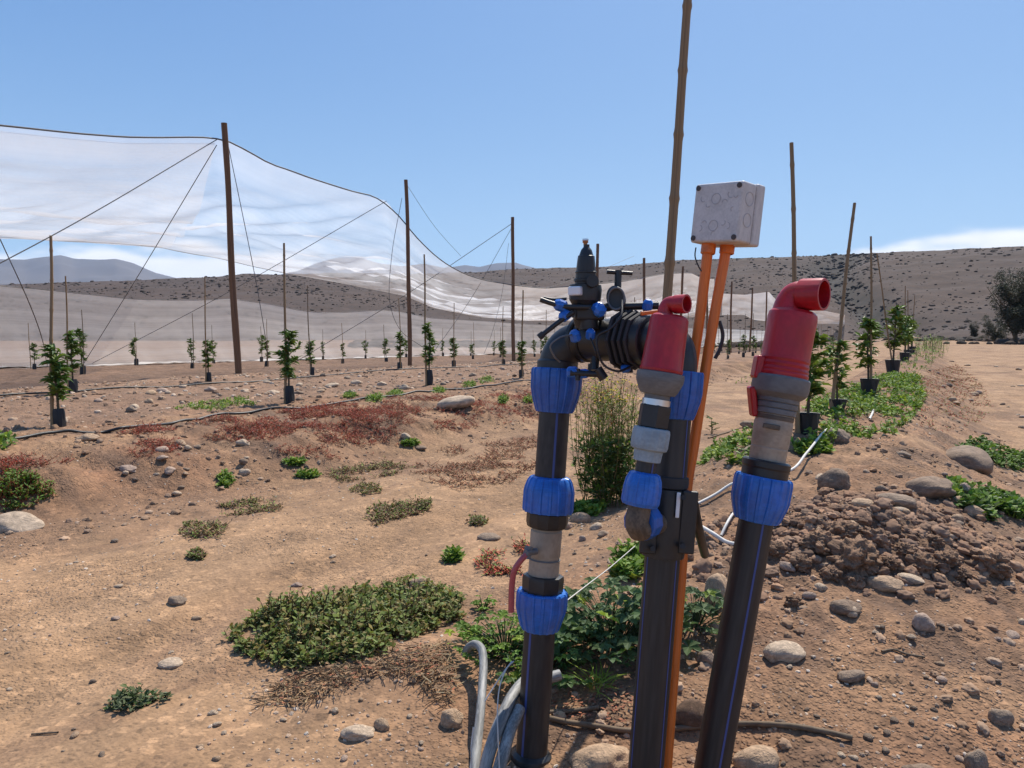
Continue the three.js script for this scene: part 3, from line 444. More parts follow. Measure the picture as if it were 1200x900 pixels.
{
  const bay = (x0, x1, nu, su) => sheet(nu, 46, (s, t) => {
    const px = lerp(x0, x1, s), a = onLine(px, table(nearEdge, px), VA), b = onLine(px, table(farEdge, px), VC), p = a.lerp(b, t);
    const [u] = uv(p.x, p.z), belly = 4 * t * (1 - t);
    p.y += -0.35 * belly + (noise(u * 0.9 + t * 2.0, t * 2.2) - 0.5) * 0.5 * belly + (noise(u * 0.25 + 7, t * 9) - 0.5) * 0.30 * belly + Math.abs(noise(u * 0.16 + t * 2.5, t * 15) - 0.5) * 0.5 * belly; return p;
  }, su, 2);
  single('shade_net', bay(-900, 601, 260, 14), netMat(0.46), 'pale see-through net sagging across the tops of the tall poles', 'netting');
  single('shade_net', bay(601, 837, 110, 4), netMat(0.80, [0.86, 0.83, 0.79]), 'dense bunched end of the roof net sagging low behind the control valve', 'netting');
  const g2 = sheet(120, 40, (s, t) => { // the doubled end of the net
    const e = lerp(252, 182, t), px = lerp(-900, e, s), a = onLine(px, table(nearEdge, px) + 6, VA - 0.05), b = onLine(px, table(farEdge, px) + 1, VC - 0.4), p = a.lerp(b, t), [u] = uv(p.x, p.z), belly = 4 * t * (1 - t);
    p.y += -0.55 * belly + (noise(u * 0.35 + 3, t * 13) - 0.5) * 0.7 * belly + Math.abs(noise(u * 0.2 + t * 3, t * 26) - 0.5) * 0.35 * belly; return p;
  }, 9, 3);
  single('shade_net', g2, netMat(0.48), 'second white layer of net doubled over beside the tallest pole', 'netting');
  const hem = (list, v, x0, x1, dy, r, label) => { const pts = []; for (let i = 0; i <= 70; i++) { const px = lerp(x0, x1, i / 70); pts.push(onLine(px, table(list, px) + dy + (noise(px * 0.11, v) - 0.5) * 1.2, v)); } single('net_hem', new THREE.TubeGeometry(new THREE.CatmullRomCurve3(pts), 160, r, 5), M.wire, label, 'net cord'); };
  hem(nearEdge, VA, -900, 837, -0.5, 0.022, 'rolled dark hem along the upper edge of the roof net');
  hem(farEdge, VC, -900, 620, 0, 0.018, 'thin hem along the lower far edge of the roof net');
  // the next bay, far along the row
  const n2 = [[846, 344], [872, 345.5], [901, 342], [908, 350], [918, 357], [960, 363], [990, 369]], f2 = [[846, 369], [872, 369], [884, 375], [918, 378], [990, 380]];
  single('shade_net', sheet(60, 16, (s, t) => { const px = lerp(846, 990, s), a = onLine(px, table(n2, px), VA + 0.3), b = onLine(px, table(f2, px), VA + 9), p = a.lerp(b, t); p.y += (noise(px * 0.1, t * 4) - 0.5) * 0.6 * 4 * t * (1 - t); return p; }, 5, 1), netMat(0.9), 'small bright net peak in the next bay, far along the rows', 'netting');
  // the far wall of net, down to the soil
  const wallTop = [[-900, 288], [-600, 310], [-320, 326], [-100, 330], [0, 334], [40, 338], [95, 344], [137, 349], [172, 351.5], [230, 352], [272, 350], [308, 355], [365, 366], [413, 366], [450, 363], [467, 365], [507, 373], [563, 376], [620, 380], [700, 383], [840, 385], [890, 387.5], [985, 388.5]];
  single('net_wall', sheet(300, 30, (s, t) => {
    const px = 600 + F * Math.tan(lerp(Math.atan(-1500 / F), Math.atan(385 / F), s)), top = onLine(px, table(wallTop, px), VB + 1.2), [x, z] = atRow(px, VB), p = top.clone().lerp(V(x, H(x, z) - 0.03, z), t), [u] = uv(x, z);
    const w = (noise(u * 0.55, t * 1.5) - 0.5) * 0.9 * t + (noise(u * 2.1, t) - 0.5) * 0.25 * t; const [ox, oz] = xz(0, -w - 1.6 * t * t); p.x += ox; p.z += oz; p.y = Math.max(p.y, H(p.x, p.z) + 0.01); return p;
  }, 26, 2), netMat(0.58, [0.90, 0.86, 0.80]), 'low pale net wall standing on the soil behind the saplings', 'netting');
  hem(wallTop, VB + 1.2, -900, 985, 0, 0.016, 'thin cord along the top of the low net wall');
  single('net_skirt', sheet(220, 4, (s, t) => { const px = 600 + F * Math.tan(lerp(Math.atan(-1500 / F), Math.atan(300 / F), s)), [x0, z0] = atRow(px, VB), [u] = uv(x0, z0), [x, z] = xz(u, VB - 1.7 - t * (0.7 + 0.5 * noise(u * 0.4, 3))); return onSoil(x, z, 0.05 + 0.05 * noise(u * 1.4, t * 3)); }, 20, 1), std([0.55, 0.5, 0.44], 1), 'strip of pale net lying along the foot of the net wall', 'netting');
}
function pole(name, a, b, r0, r1, mat, label, category, group, nodes = 0, seed = 1, bow = 0.01) { // a round pole a little crooked, with joints if it is bamboo
  const d = b.clone().sub(a), L = d.length(), g = new THREE.CylinderGeometry(r1, r0, L, 12, Math.max(24, nodes * 18)), p = g.attributes.position, R = rng(seed * 77 + 5), ph = R() * 6, s = R() * 2 - 1;
  for (let i = 0; i < p.count; i++) { const t = p.getY(i) / L + 0.5; let k = 1; if (nodes) { const q = (t * nodes) % 1; k = 1 + 0.22 * Math.exp(-(((q - 0.5) / 0.05) ** 2)); } else k = 1 + 0.12 * (noise(t * 9 + seed, seed) - 0.5); p.setX(i, p.getX(i) * k + bow * L * Math.sin(t * 3.1 + 0) * s + bow * 0.3 * L * Math.sin(t * 9 + ph)); p.setZ(i, p.getZ(i) * k + bow * 0.6 * L * Math.sin(t * 4.4 + ph)); }
  g.computeVertexNormals(); g.translate(0, L / 2, 0); g.applyQuaternion(new THREE.Quaternion().setFromUnitVectors(V(0, 1, 0), d.normalize()));
  const m = mesh(numbered(name), g, mat); m.position.copy(a); scene.add(m); return tag(m, label, category, group);
}
{ // tall poles of the net house and their guy wires
  const spots = [[279.5, 438, 262.5, 144, 0.098, 'tallest dark timber pole carrying the peak of the roof net'], [480, 430, 475.3, 210.5, 0.086, 'tall timber pole standing where the roof net drops'], [602, 421, 601, 254.5, 0.092, 'tall thin timber pole clear of the sagging net']];
  const tops = [];
  spots.forEach(([bx, by, tx, ty, r, label], i) => { const [x, z] = atRow(bx, VA); const a = onSoil(x, z, -0.3), d = -z / Math.cos(PITCH); const b = onLine(tx, ty, VA); tops.push(b); pole('net_pole', a, b, r, r * 0.8, M.timber, label, 'pole', 'tall poles of the net house', 0, 3 + i, 0.006); });
  [[41.5, 7], [50.0, 7], [58.5, 7.2], [67, 7.2], [76, 7.3], [85, 7.3], [94, 7.3]].forEach(([u, h], i) => { const [x, z] = xz(u, VA + 0.1), a = onSoil(x, z, -0.2); pole('net_pole', a, V(x + (hash(i, 3) - 0.5) * 0.4, a.y + h, z), 0.11, 0.09, M.timber, 'thin far timber pole in the post line beyond the sagging net', 'pole', 'far poles of the net house', 0, 20 + i, 0.006); });
  const cable = (pts, r, label, sag = 0) => { const c = pts.length === 2 ? [pts[0], pts[0].clone().lerp(pts[1], 0.5).add(V(0, -sag, 0)), pts[1]] : pts; single('guy_wire', new THREE.TubeGeometry(new THREE.CatmullRomCurve3(c), 40, r, 5), M.wire, label, 'wire', 'wires of the net house'); };
  const gp = (px, py) => { const p = ground(px, py); return V(p.x, p.y, p.z); };
  cable([onLine(255, 163, VA), onLine(-230, 425, VA - 1)], 0.013, 'wire running from the tallest pole down past the doubled net', 0.15);
  cable([onLine(254, 170, VA), gp(95, 431)], 0.012, 'wire from the tallest pole to the soil, the steeper one', 0.05);
  cable([onLine(453, 235.5, VA), gp(102, 429)], 0.012, 'long wire from the net corner at the second pole to the soil', 0.15);
  cable([onLine(600, 262, VA), gp(345, 425)], 0.014, 'long wire slanting down from the thin pole clear of the net', 0.15);
  cable([onLine(599, 268, VA), gp(500, 424)], 0.010, 'steep wire slanting down from the thin pole clear of the net', 0.3);
  cable([onLine(267, 168, VA), onLine(283, 245, VA - 0.3), onLine(300, 330, VA - 0.4), onLine(311, 395, VA - 0.5), gp(313, 428)], 0.011, 'slack cord hanging down from the tallest pole');
  cable([onLine(471, 232, VA), onLine(459, 300, VA - 0.3), onLine(457, 355, VA - 0.3), onLine(468, 385, VA - 0.4), onLine(497, 408, VA - 0.4)], 0.010, 'slack cord looping beside the second pole');
  cable([onLine(596, 285, VA), onLine(588, 345, VA - 0.2), onLine(575, 395, VA - 0.3), onLine(567, 415, VA - 0.3)], 0.008, 'slack cord hanging beside the thin pole clear of the net');
  cable([onLine(0, 280, VA - 1), onLine(30, 345, VA - 1), gp(56, 430)], 0.011, 'wire coming down from the far end of the net to the nearest sapling');
  cable([onLine(475, 214, VA), onLine(540, 300, VA)], 0.007, 'fine wire falling from the second pole toward the sagging net', 0.2);
  cable([onLine(743, 300, VA), onLine(640, 338, VA)], 0.009, 'fine wire between the far poles above the sagging net', 0.1);
}
console.log('nets done');

// ================================================================ saplings and their stakes
function sapling(seed, tall, wide, dense, guard, pot, big = 1) { // guard: [width, height] of the black bag round the foot
  const R = rng(seed), g = new THREE.Group(); g.name = 'sapling';
  const bend = V((R() - 0.5) * 0.08, 0, (R() - 0.5) * 0.08), trunkPts = [V(0, -0.05, 0), V(0, tall * 0.3, 0).addScaledVector(bend, 0.4), V(0, tall * 0.62, 0).add(bend), V(0, tall * 0.92, 0).addScaledVector(bend, 0.6)];
  const stems = [taperTube(trunkPts, [0.017, 0.014, 0.011, 0.004], 14, 7)], curve = new THREE.CatmullRomCurve3(trunkPts), L = new Leaves();
  const n = Math.round(15 * dense);
  for (let i = 0; i < n; i++) {
    const t = 0.33 + 0.65 * (i + R()) / n, a = curve.getPointAt(Math.min(t, 0.99)), reach = wide * (0.45 + 0.75 * R()) * Math.sin(Math.PI * clamp(0.18 + (t - 0.36) * 1.15)) , tilt = 0.35 + 0.6 * R(), d = around(R, tilt), b = a.clone().addScaledVector(d, reach);
    stems.push(taperTube([a, a.clone().lerp(b, 0.5).add(V(0, 0.02, 0)), b], [0.006, 0.004, 0.002], 5, 4));
    const k = Math.round(11 + 9 * R());
    for (let q = 0; q < k; q++) { const s = 0.3 + 0.7 * (q + 1) / k, at = a.clone().lerp(b, s), dd = d.clone().multiplyScalar(0.5).add(around(R, -0.35 + 1.1 * R())); const tone = R() < (pot ? 0.45 : 0.25) ? [0.22, 0.31, 0.045] : [0.105, 0.185, 0.035]; L.leaf(at, dd, V(R() - 0.5, 1, R() - 0.5), (0.065 + 0.065 * R()) * big, (0.032 + 0.026 * R()) * big, vary(tone, R, 0.35), 0.3 + 0.3 * R(), 0.1 + 0.35 * R()); }
  }
  g.add(mesh('trunk', merged(stems), M.bark)); g.add(mesh('crown', L.build(), glossLeaf));
  if (guard) { const [w, h] = guard, rr = w / 2; const gg = revolve(pot ? [[rr * 0.7, -0.06], [rr * 0.76, 0], [rr, h], [rr * 1.05, h * 1.02], [rr * 0.97, h * 1.0], [rr * 0.93, h * 0.88], [0, h * 0.86]] : [[rr * 0.96, -0.06], [rr, 0], [rr * 1.04, h * 0.4], [rr * 0.99, h * 0.8], [rr * 0.86, h], [rr * 0.8, h * 0.99], [rr * 0.82, h * 0.9], [0, h * 0.86]], 14, (a, y) => 1 + 0.07 * Math.sin(a * 3 + y * 14 + seed) + 0.05 * Math.sin(a * 5 - y * 20)); g.add(mesh('planting_bag', gg, M.bag)); }
  return g;
}
const protos = [];
for (let i = 0; i < 7; i++) protos.push(sapling(100 + i * 7, 0.98 + 0.14 * ((i * 2) % 3), 0.11 + 0.035 * (i % 3), 0.95 + 0.25 * (i % 3), [0.125 + 0.012 * (i % 3), 0.21 + 0.04 * ((i * 2) % 3)], false, 1.1 + 0.1 * (i % 2)));
const farProtos = [0, 1, 2, 3].map(i => sapling(300 + i, 0.95 + 0.07 * i, 0.16 + 0.03 * i, 0.75 + 0.15 * i, [0.13, 0.22]));
const potProtos = [0, 1, 2].map(i => sapling(500 + i * 3, 1.05, 0.21, 1.15, [0.23, 0.19], true, 1.2));
let plantCount = 0;
function plantTree(p, k, tall, label, group, stake, proto) {
  const t = (proto || protos[k % protos.length]).clone(); t.name = numbered('sapling'); t.position.copy(p); t.rotation.y = k * 2.4; t.scale.setScalar(tall / 1.08); tag(t, label, 'young tree', group); scene.add(t); plantCount++;
  if (stake) { const R = rng(900 + k), dx = (stake.dx ?? (R() - 0.5) * 0.14), dz = 0.05 + 0.05 * R(), a = onSoil(p.x + dx, p.z + dz, -0.2); let b = stake.top || V(a.x + (R() - 0.5) * 0.12, p.y + (stake.h ?? 2.2), a.z + (R() - 0.5) * 0.12); pole('stake', a, b, stake.r ?? 0.020, (stake.r ?? 0.020) * 0.78, stake.mat || (R() < 0.5 ? M.bamboo : M.bambooGrey), stake.label, 'stake', stake.group, 7, k + 40, 0.006); }
}
{
  const G1 = 'saplings along the crest of the bank', S1 = 'stakes along the crest of the bank', L1 = 'leafy staked sapling in a black bag on the crest of the bank', LS1 = 'thin bamboo stake beside a sapling on the crest of the bank';
  const row1 = [[70, 501, 114, 59, 276, 3, 'dense leafy sapling with a thick stem, at the tall stake by the net end'], [339, 472, 86, 332.5, 285, 1, null], [503, 451, 66, 497, 298, 2, null], [611, 443, 50, 613, 340, 3, null]];
  row1.forEach(([px, py, hp, sx, sy, k, label], i) => { const p = ground(px, py), d = p.depth; plantTree(p, k + i, hp * d / F, label || L1, G1, { top: P(sx, sy, d + 0.05), r: 0.021, label: LS1, group: S1, dx: (sx + (px - sx) * 0.5 - px) * d / F, mat: M.bamboo }); });
  const line = (v, us, label, group, ls, sg, jitter, seed, h) => { const R = rng(seed); for (const u of us) { const [x, z] = xz(u + (R() - 0.5) * jitter, v + (R() - 0.5) * 0.25); const [px] = project(V(x, 0, z)); if (px < -60 || px > 1080) continue; plantTree(onSoil(x, z), Math.floor(R() * 97), 0.8 + 0.5 * R(), label, group, { h: h + 0.3 * R(), label: ls, group: sg, r: v > 18 ? 0.012 : 0.016 }, u > 26 || v > 16 ? farProtos[Math.floor(R() * 4)] : null); } };
  const seq = (a, b, s) => Array.from({ length: Math.floor((b - a) / s) + 1 }, (_, i) => a + i * s);
  const [ , ] = [0, 0];
  const last = (() => { const p = ground(611, 443); return uv(p.x, p.z)[0]; })();
  line(8.35, seq(last + 3.3, 84, 3.2), L1, G1, LS1, S1, 0.5, 11, 2.1);
  const L2 = 'small staked sapling in the second row, behind the bank', S2 = 'thin stake beside a sapling in the second row';
  { const p0 = ground(57, 456), u0 = uv(p0.x, p0.z)[0]; line(14.0, seq(u0 - 0.2, 86, 3.25), L2, 'saplings of the second row', S2, 'stakes of the second row', 0.5, 12, 2.1); }
  line(20.5, seq(9.2, 88, 3.3), 'small sapling in the third row, in front of the net wall', 'saplings of the third row', 'thin stake beside a sapling in the third row', 'stakes of the third row', 0.9, 13, 1.6);
  line(26.3, seq(14.0, 80, 3.4), 'tiny sapling in the last row before the net wall', 'saplings of the last row', 'thin stake beside a sapling in the last row', 'stakes of the last row', 1.0, 14, 1.5);
  // right-hand row on the planted ridge
  const GR = 'saplings on the planted ridge', SR = 'stakes on the planted ridge';
  const rr = [[946, 507, 128, 928, 167, 0.022, 'sapling growing behind the leaning riser on the planted ridge', 'bamboo stake rising behind the large red air valve'], [981, 484, 90, 1001, 238, 0.021, 'dark bushy sapling at the strongly leaning stake on the ridge', 'bamboo stake leaning strongly on the planted ridge'], [1018, 461, 96, 1021, 277, 0.018, 'bright green sapling in a black bag on the ridge', null], [1046, 436, 80, 1028, 297, 0.018, 'slim upright sapling on the planted ridge', null], [1060, 423, 56, 1061, 335, 0.018, null, null], [1064, 418, 46, 1064, 340, 0.02, null, null], [1068, 413, 40, 1072, 345, 0.02, null, null]];
  rr.forEach(([px, py, hp, sx, sy, r, label, ls], i) => { const p = ground(px, py), d = p.depth; plantTree(p, 3 + i * 2, hp * d / F, label || 'far leafy sapling near the end of the planted ridge', GR, { top: P(sx, sy, d + 0.03), dx: (i === 0 ? (931 - px) * d / F : i === 1 ? (971 - px) * d / F : 0), r, label: ls || 'thin bamboo stake on the planted ridge', group: SR, mat: M.bamboo }, potProtos[i % 3]); });
  // the thick bamboo pole beside the pipes
  { const d = 3.7, b = P(808.5, -30, d), a = P(769.5, 560, d); a.y = H(a.x, a.z) - 0.2; const q = P(783, 345, d); pole('bamboo_pole', b.clone().lerp(q, 1.0).addScaledVector(q.clone().sub(b), 0.80), b, 0.0265, 0.0205, M.bamboo, 'tall thick bamboo pole rising behind the small red air valve', 'pole', null, 9, 5, 0.003); }
  console.log('saplings', plantCount);
}

// ================================================================ hoses, tubes and cables on the soil
const soilTube = (list, r, up = 0) => list.map(([px, py, h = 0]) => { const p = ground(px, py); return V(p.x, p.y + r * 0.7 + h + up, p.z); });
{
  const one = (name, pts, r, m, label, category, n = 60, seg = 10) => single(name, tube(pts, r, n, seg), m, label, category);
  const cr = []; for (let i = 0; i <= 46; i++) { const px = lerp(-60, 640, i / 46), [x0, z0] = atRow(px, 8.02 + 0.12 * Math.sin(px * 0.031) + 0.1 * (noise(px * 0.05, 4) - 0.5)); cr.push(onSoil(x0, z0, 0.012 + 0.02 * noise(px * 0.08, 9))); }
  one('drip_line', cr, 0.017, M.drip, 'black drip line lying along the crest of the bank', 'hose', 240);
  const cr2 = []; for (let i = 0; i <= 40; i++) { const [x0, z0] = xz(lerp(6, 45, i / 40), 13.7 + 0.25 * Math.sin(i * 0.7)); cr2.push(onSoil(x0, z0, 0.02)); }
  one('drip_line', cr2, 0.017, M.drip, 'black drip line along the second row of saplings', 'hose', 160);
  const D = 2.52;
  const h1 = single('grey_hose', tube([P(552, 930, 2.50), P(557, 890, 2.60), P(562, 845, 2.76), P(565.5, 800, 2.95), P(566.5, 775, 3.07), P(564, 760, 3.14), P(557, 755, 3.18), P(549, 759, 3.22), P(545, 767, 3.25)], 0.0175, 70, 14), M.hose, 'grey hose rising from the soil and hooked over at its open end', 'hose');
  one('grey_hose', [P(563, 925, 2.45), P(574, 880, 2.48), P(588, 842, 2.56), P(603, 812, 2.68), P(620, 796, 2.80), P(640, 795, 2.86), P(656, 791, 2.88)], 0.0215, M.hose, 'thick grey hose passing behind the first riser', 'hose');
  one('grey_hose', [P(577, 930, 2.42), P(588, 890, 2.46), P(598, 855, 2.54), P(609, 830, 2.62)], 0.021, M.hose, 'short grey hose squeezed beside the foot of the first riser', 'hose');
  one('thin_white_cable', [P(568, 822, 2.5), P(578, 806, 2.52), P(590, 788, 2.55), P(600, 775, 2.58)], 0.0024, M.white, 'thin white cable arching from the hooked hose', 'cable', 30, 6);
  one('thin_white_cable', [P(586, 915, 2.40), P(583.5, 860, 2.42), P(583, 830, 2.46), P(586, 803, 2.5), P(594, 783, 2.54), P(602, 775, 2.58)], 0.0022, M.white, 'thin white cable hanging down between the grey hoses', 'cable', 40, 6);
  one('thin_white_cable', [P(553, 900, 2.46), P(552.5, 875, 2.46), P(555, 852, 2.47)], 0.003, M.white, 'short white cable end beside the hooked hose', 'cable', 16, 6);
  one('brown_tube', soilTube([[636, 843], [660, 849], [700, 855], [736, 860], [800, 857], [840, 853], [880, 852], [930, 855], [965, 861], [999, 869]], 0.010, 0.006), 0.010, M.stick, 'thin brown tube lying across the soil behind all three risers', 'tube');
  one('brown_tube', soilTube([[640, 838], [670, 836], [702, 832]], 0.009, 0.004), 0.009, M.stick, 'short grey-brown tube piece beside the first riser', 'tube', 20);
  one('white_tube', soilTube([[815, 596, 0.02], [838, 584, 0.02], [860, 572, 0.03], [895, 568, 0.05], [926, 562, 0.06], [945, 541, 0.06], [966, 513, 0.05], [976, 506, 0.03]], 0.009), 0.0095, M.white, 'white tube curving behind the leaning riser up to the sapling', 'tube');
  one('white_tube', soilTube([[845, 629], [852, 618, 0.02], [860, 606, 0.02], [868, 598]], 0.009), 0.0085, M.white, 'short white tube piece poking from the clods', 'tube', 24);
  one('white_tube', soilTube([[818, 622, 0.03], [836, 631, 0.02], [850, 638, 0.01], [866, 640]], 0.010), 0.012, M.white, 'bent white tube end lying beside the saddle clamp', 'tube', 24);
  one('white_tube', soilTube([[1010, 470], [1016, 476, 0.02], [1023, 483, 0.02], [1019, 492]], 0.011), 0.012, M.white, 'small white tube lying in the green ground cover', 'tube', 24);
  one('black_bundle', [P(813, 590, 2.45), P(817, 612, 2.5), P(822, 634, 2.6), P(826, 650, 2.75)], 0.016, M.black, 'black tape-wrapped cable end hanging by the saddle clamp', 'cable', 24);
  one('drip_line', soilTube([[830, 514], [850, 508], [870, 502], [893, 499]], 0.012), 0.012, M.stick, 'grey drip line piece lying behind the leaning riser', 'hose', 24);
  one('tie_string', [P(664, 704, 2.66), P(690, 684, 3.0), P(716, 664, 3.4), P(744, 640, 3.7)], 0.0025, M.white, 'pale string stretched from the first riser toward the bush', 'string', 16, 5);
}
console.log('hoses done');

// ================================================================ plants
const gxz = (px, py) => { const p = ground(px, py); return [p.x, p.z]; };
function inside(poly, x, z) { let c = false; for (let i = 0, j = poly.length - 1; i < poly.length; j = i++) { const [a, b] = poly[i], [d, e] = poly[j]; if ((b > z) !== (e > z) && x < (d - a) * (z - b) / (e - b) + a) c = !c; } return c; }
function scatter(pixels, count, R) { // random places on the soil inside an outline given in the photo, with 0..1 distance from its rim
  const poly = pixels.map(q => gxz(...q)), xs = poly.map(q => q[0]), zs = poly.map(q => q[1]), x0 = Math.min(...xs), x1 = Math.max(...xs), z0 = Math.min(...zs), z1 = Math.max(...zs), out = [], w = Math.min(x1 - x0, z1 - z0) * 0.25;
  for (let n = 0; out.length < count && n < count * 30; n++) { const x = lerp(x0, x1, R()), z = lerp(z0, z1, R()); if (!inside(poly, x, z)) continue; let d = 9; for (let i = 0; i < poly.length; i++) { const [a, b] = poly[i], [c, e] = poly[(i + 1) % poly.length], t = clamp(((x - a) * (c - a) + (z - b) * (e - b)) / ((c - a) ** 2 + (e - b) ** 2 + 1e-9)); d = Math.min(d, Math.hypot(x - a - t * (c - a), z - b - t * (e - b))); } out.push([x, z, clamp(d / w)]); }
  return out;
}
// creeping plant: short stems that carry small thick leaves
function creeping(name, pixels, count, o, label, category, group) {
  const R = rng(o.seed), L = new Leaves();
  for (const [x, z, e0] of scatter(pixels, count, R)) {
    const e = o.hard ? 0.6 + 0.4 * e0 : e0, lump = noise(x * 9 + o.seed, z * 9), wide = noise(x * (o.gap ?? 6) + o.seed, z * (o.gap ?? 6));
    if (R() > (o.fill ?? 1) * (0.35 + 0.65 * e) || (o.hard ? wide < (o.bare ?? 0) : wide < (o.bare ?? 0) + 0.25 * (1 - e) ** 2 || lump < 0.3 * (1 - e))) continue;
    const g = H(x, z), h = o.high * (0.3 + 0.7 * e) * (0.35 + 0.9 * R()) * (0.45 + 1.1 * lump), at = V(x, g, z), lean = around(R, o.flat ? 0.1 + 0.5 * R() : 0.6 + 0.9 * R()), tip = at.clone().addScaledVector(lean, h); 
    L.stem(at, tip, 0.0016 * (o.leaf / 0.02), vary(o.stem, R, 0.25));
    const n = o.leaves ?? 5; for (let i = 0; i < n; i++) { const q = at.clone().lerp(tip, 0.25 + 0.75 * (i + 1) / n), c = R() < (o.mix ?? 0.2) ? o.tint2 : o.tint; L.small(q, around(R, -0.25 + 1.2 * R()), V(R() - 0.5, 1, R() - 0.5), o.leaf * (0.6 + 0.8 * R()), o.leaf * (o.slim ?? 0.6) * (0.7 + 0.6 * R()), vary(c, R, 0.35)); }
  }
  return single(name, L.build(), o.mat || leafMat, label, category, group);
}
const OLIVE = [0.17, 0.215, 0.040], OLIVE2 = [0.27, 0.21, 0.06], GREEN = [0.145, 0.25, 0.028], LIME = [0.27, 0.36, 0.04], DEEP = [0.07, 0.125, 0.024], RUST = [0.40, 0.075, 0.040], RUST2 = [0.28, 0.10, 0.048], STRAW = [0.34, 0.235, 0.12], DRY = [0.25, 0.15, 0.078];
{
  creeping('creeping_weed', [[264, 748], [285, 728], [330, 714], [400, 698], [455, 684], [490, 680], [520, 690], [548, 703], [540, 728], [500, 742], [470, 757], [430, 775], [380, 786], [320, 782], [285, 768]], 3600, { seed: 1, high: 0.125, leaf: 0.030, slim: 0.66, tint: OLIVE, tint2: OLIVE2, mix: 0.3, stem: [0.16, 0.08, 0.045], leaves: 7, mat: leafMat, gap: 7, bare: 0.12 }, 'large olive-green creeping weed patch on the bare sandy track', 'weed');
  creeping('creeping_weed', [[113, 833], [130, 820], [160, 810], [185, 812], [206, 820], [180, 830], [140, 838]], 130, { seed: 2, high: 0.05, leaf: 0.026, tint: [0.12, 0.15, 0.06], tint2: DEEP, stem: DEEP, leaves: 6, bare: 0.15 }, 'small flat weed alone on the sand below the large patch', 'weed');
  creeping('creeping_weed', [[-20, 565], [20, 556], [55, 565], [66, 582], [40, 596], [0, 600], [-20, 596]], 420, { seed: 3, high: 0.10, leaf: 0.030, tint: GREEN, tint2: OLIVE, stem: RUST, leaves: 6 }, 'green weed clump at the foot of the bank', 'weed');
  creeping('creeping_weed', [[-20, 516], [8, 512], [20, 520], [10, 530], [-20, 530]], 90, { seed: 4, high: 0.14, leaf: 0.06, tint: GREEN, tint2: LIME, stem: GREEN, leaves: 5 }, 'broad-leaved weed on the bank by the end of the drip line', 'weed');
  const tufts = [[235, 479, 64, 4], [280, 474, 50, 6], [262, 476, 70, 4], [360, 558, 30, 5], [262, 565, 24, 7], [463, 462, 26, 4], [515, 458, 22, 3], [440, 468, 24, 3], [570, 447, 22, 3], [590, 470, 16, 4], [480, 521, 20, 3], [345, 543, 26, 4], [225, 620, 40, 9], [230, 652, 20, 5], [455, 600, 52, 9], [500, 594, 30, 6], [430, 575, 40, 8], [620, 470, 14, 4], [305, 590, 36, 6], [560, 612, 24, 5], [640, 600, 20, 6], [530, 655, 16, 5], [550, 452, 18, 3], [410, 464, 20, 3]];
  tufts.forEach(([px, py, w, h], i) => { const dry = [12, 13, 14, 15, 16, 18, 19].includes(i); creeping('weed_tuft', [[px - w / 2, py], [px - w / 4, py - h], [px + w / 3, py - h], [px + w / 2, py], [px + w / 4, py + h], [px - w / 3, py + h]], 170, { seed: 40 + i, high: dry ? 0.045 : 0.065, leaf: dry ? 0.026 : 0.040, tint: dry ? OLIVE : GREEN, tint2: dry ? DRY : LIME, mix: dry ? 0.45 : 0.3, stem: dry ? DRY : GREEN, leaves: 5, bare: 0.25 }, dry ? 'low brownish weed tuft on the sandy track' : 'small green weed tuft along the bank', 'weed', dry ? 'dry weed tufts on the track' : 'green weed tufts on the bank'); });
  // red creeping succulent on the bank and dried mats on the track
  const reds = [[[[285, 505], [320, 484], [390, 474], [455, 478], [478, 500], [462, 522], [400, 540], [330, 536]], 2200, 'wide red succulent mat on the bank below the second sapling'], [[[420, 490], [460, 466], [520, 466], [572, 474], [560, 500], [490, 510], [440, 514]], 1400, 'red succulent mat on the bank beside the flat pale boulder'], [[[530, 486], [590, 458], [660, 452], [660, 488], [590, 500]], 900, 'red succulent mat on the bank next to the first riser'], [[[-20, 545], [40, 534], [80, 540], [70, 556], [20, 562], [-20, 560]], 420, 'red-stemmed succulent at the foot of the bank'], [[[130, 515], [170, 500], [215, 505], [205, 535], [160, 540]], 380, 'thin red succulent growth halfway up the bank'], [[[225, 497], [265, 490], [310, 500], [290, 520], [240, 516]], 420, 'red succulent tuft just under the crest of the bank']];
  reds.forEach(([poly, n, label], i) => creeping('red_succulent', poly, Math.round(n * 1.5), { seed: 70 + i, high: 0.13, leaf: 0.032, slim: 0.26, tint: RUST, tint2: i % 2 ? DRY : RUST2, mix: 0.4, stem: RUST2, leaves: 7, gap: 3.2, bare: 0.47, hard: true, flat: true }, label, 'succulent', 'red succulents on the bank'));
  const mats = [[[[470, 560], [500, 530], [560, 520], [630, 512], [632, 545], [600, 565], [540, 575]], 900, 'broad dried brown weed mat on the track'], [[[400, 610], [420, 596], [470, 592], [500, 588], [505, 598], [460, 610], [430, 620]], 420, 'dried greenish weed mat on the track'], [[[200, 625], [225, 612], [262, 618], [250, 634], [215, 634]], 240, 'small dried weed mat on the track'], [[[236, 598], [290, 586], [335, 588], [320, 600], [260, 606]], 260, 'faint dried weed mat near the bank'], [[[560, 660], [600, 632], [625, 640], [612, 672], [575, 675]], 330, 'rusty dried weed beside the first riser'], [[[380, 555], [430, 545], [480, 540], [470, 556], [400, 566]], 380, 'thin brown weed mat under the red bank'], [[[1055, 475], [1085, 435], [1120, 425], [1150, 450], [1165, 480], [1140, 500], [1085, 505]], 1500, 'rusty dried plants on the slope beside the far track']];
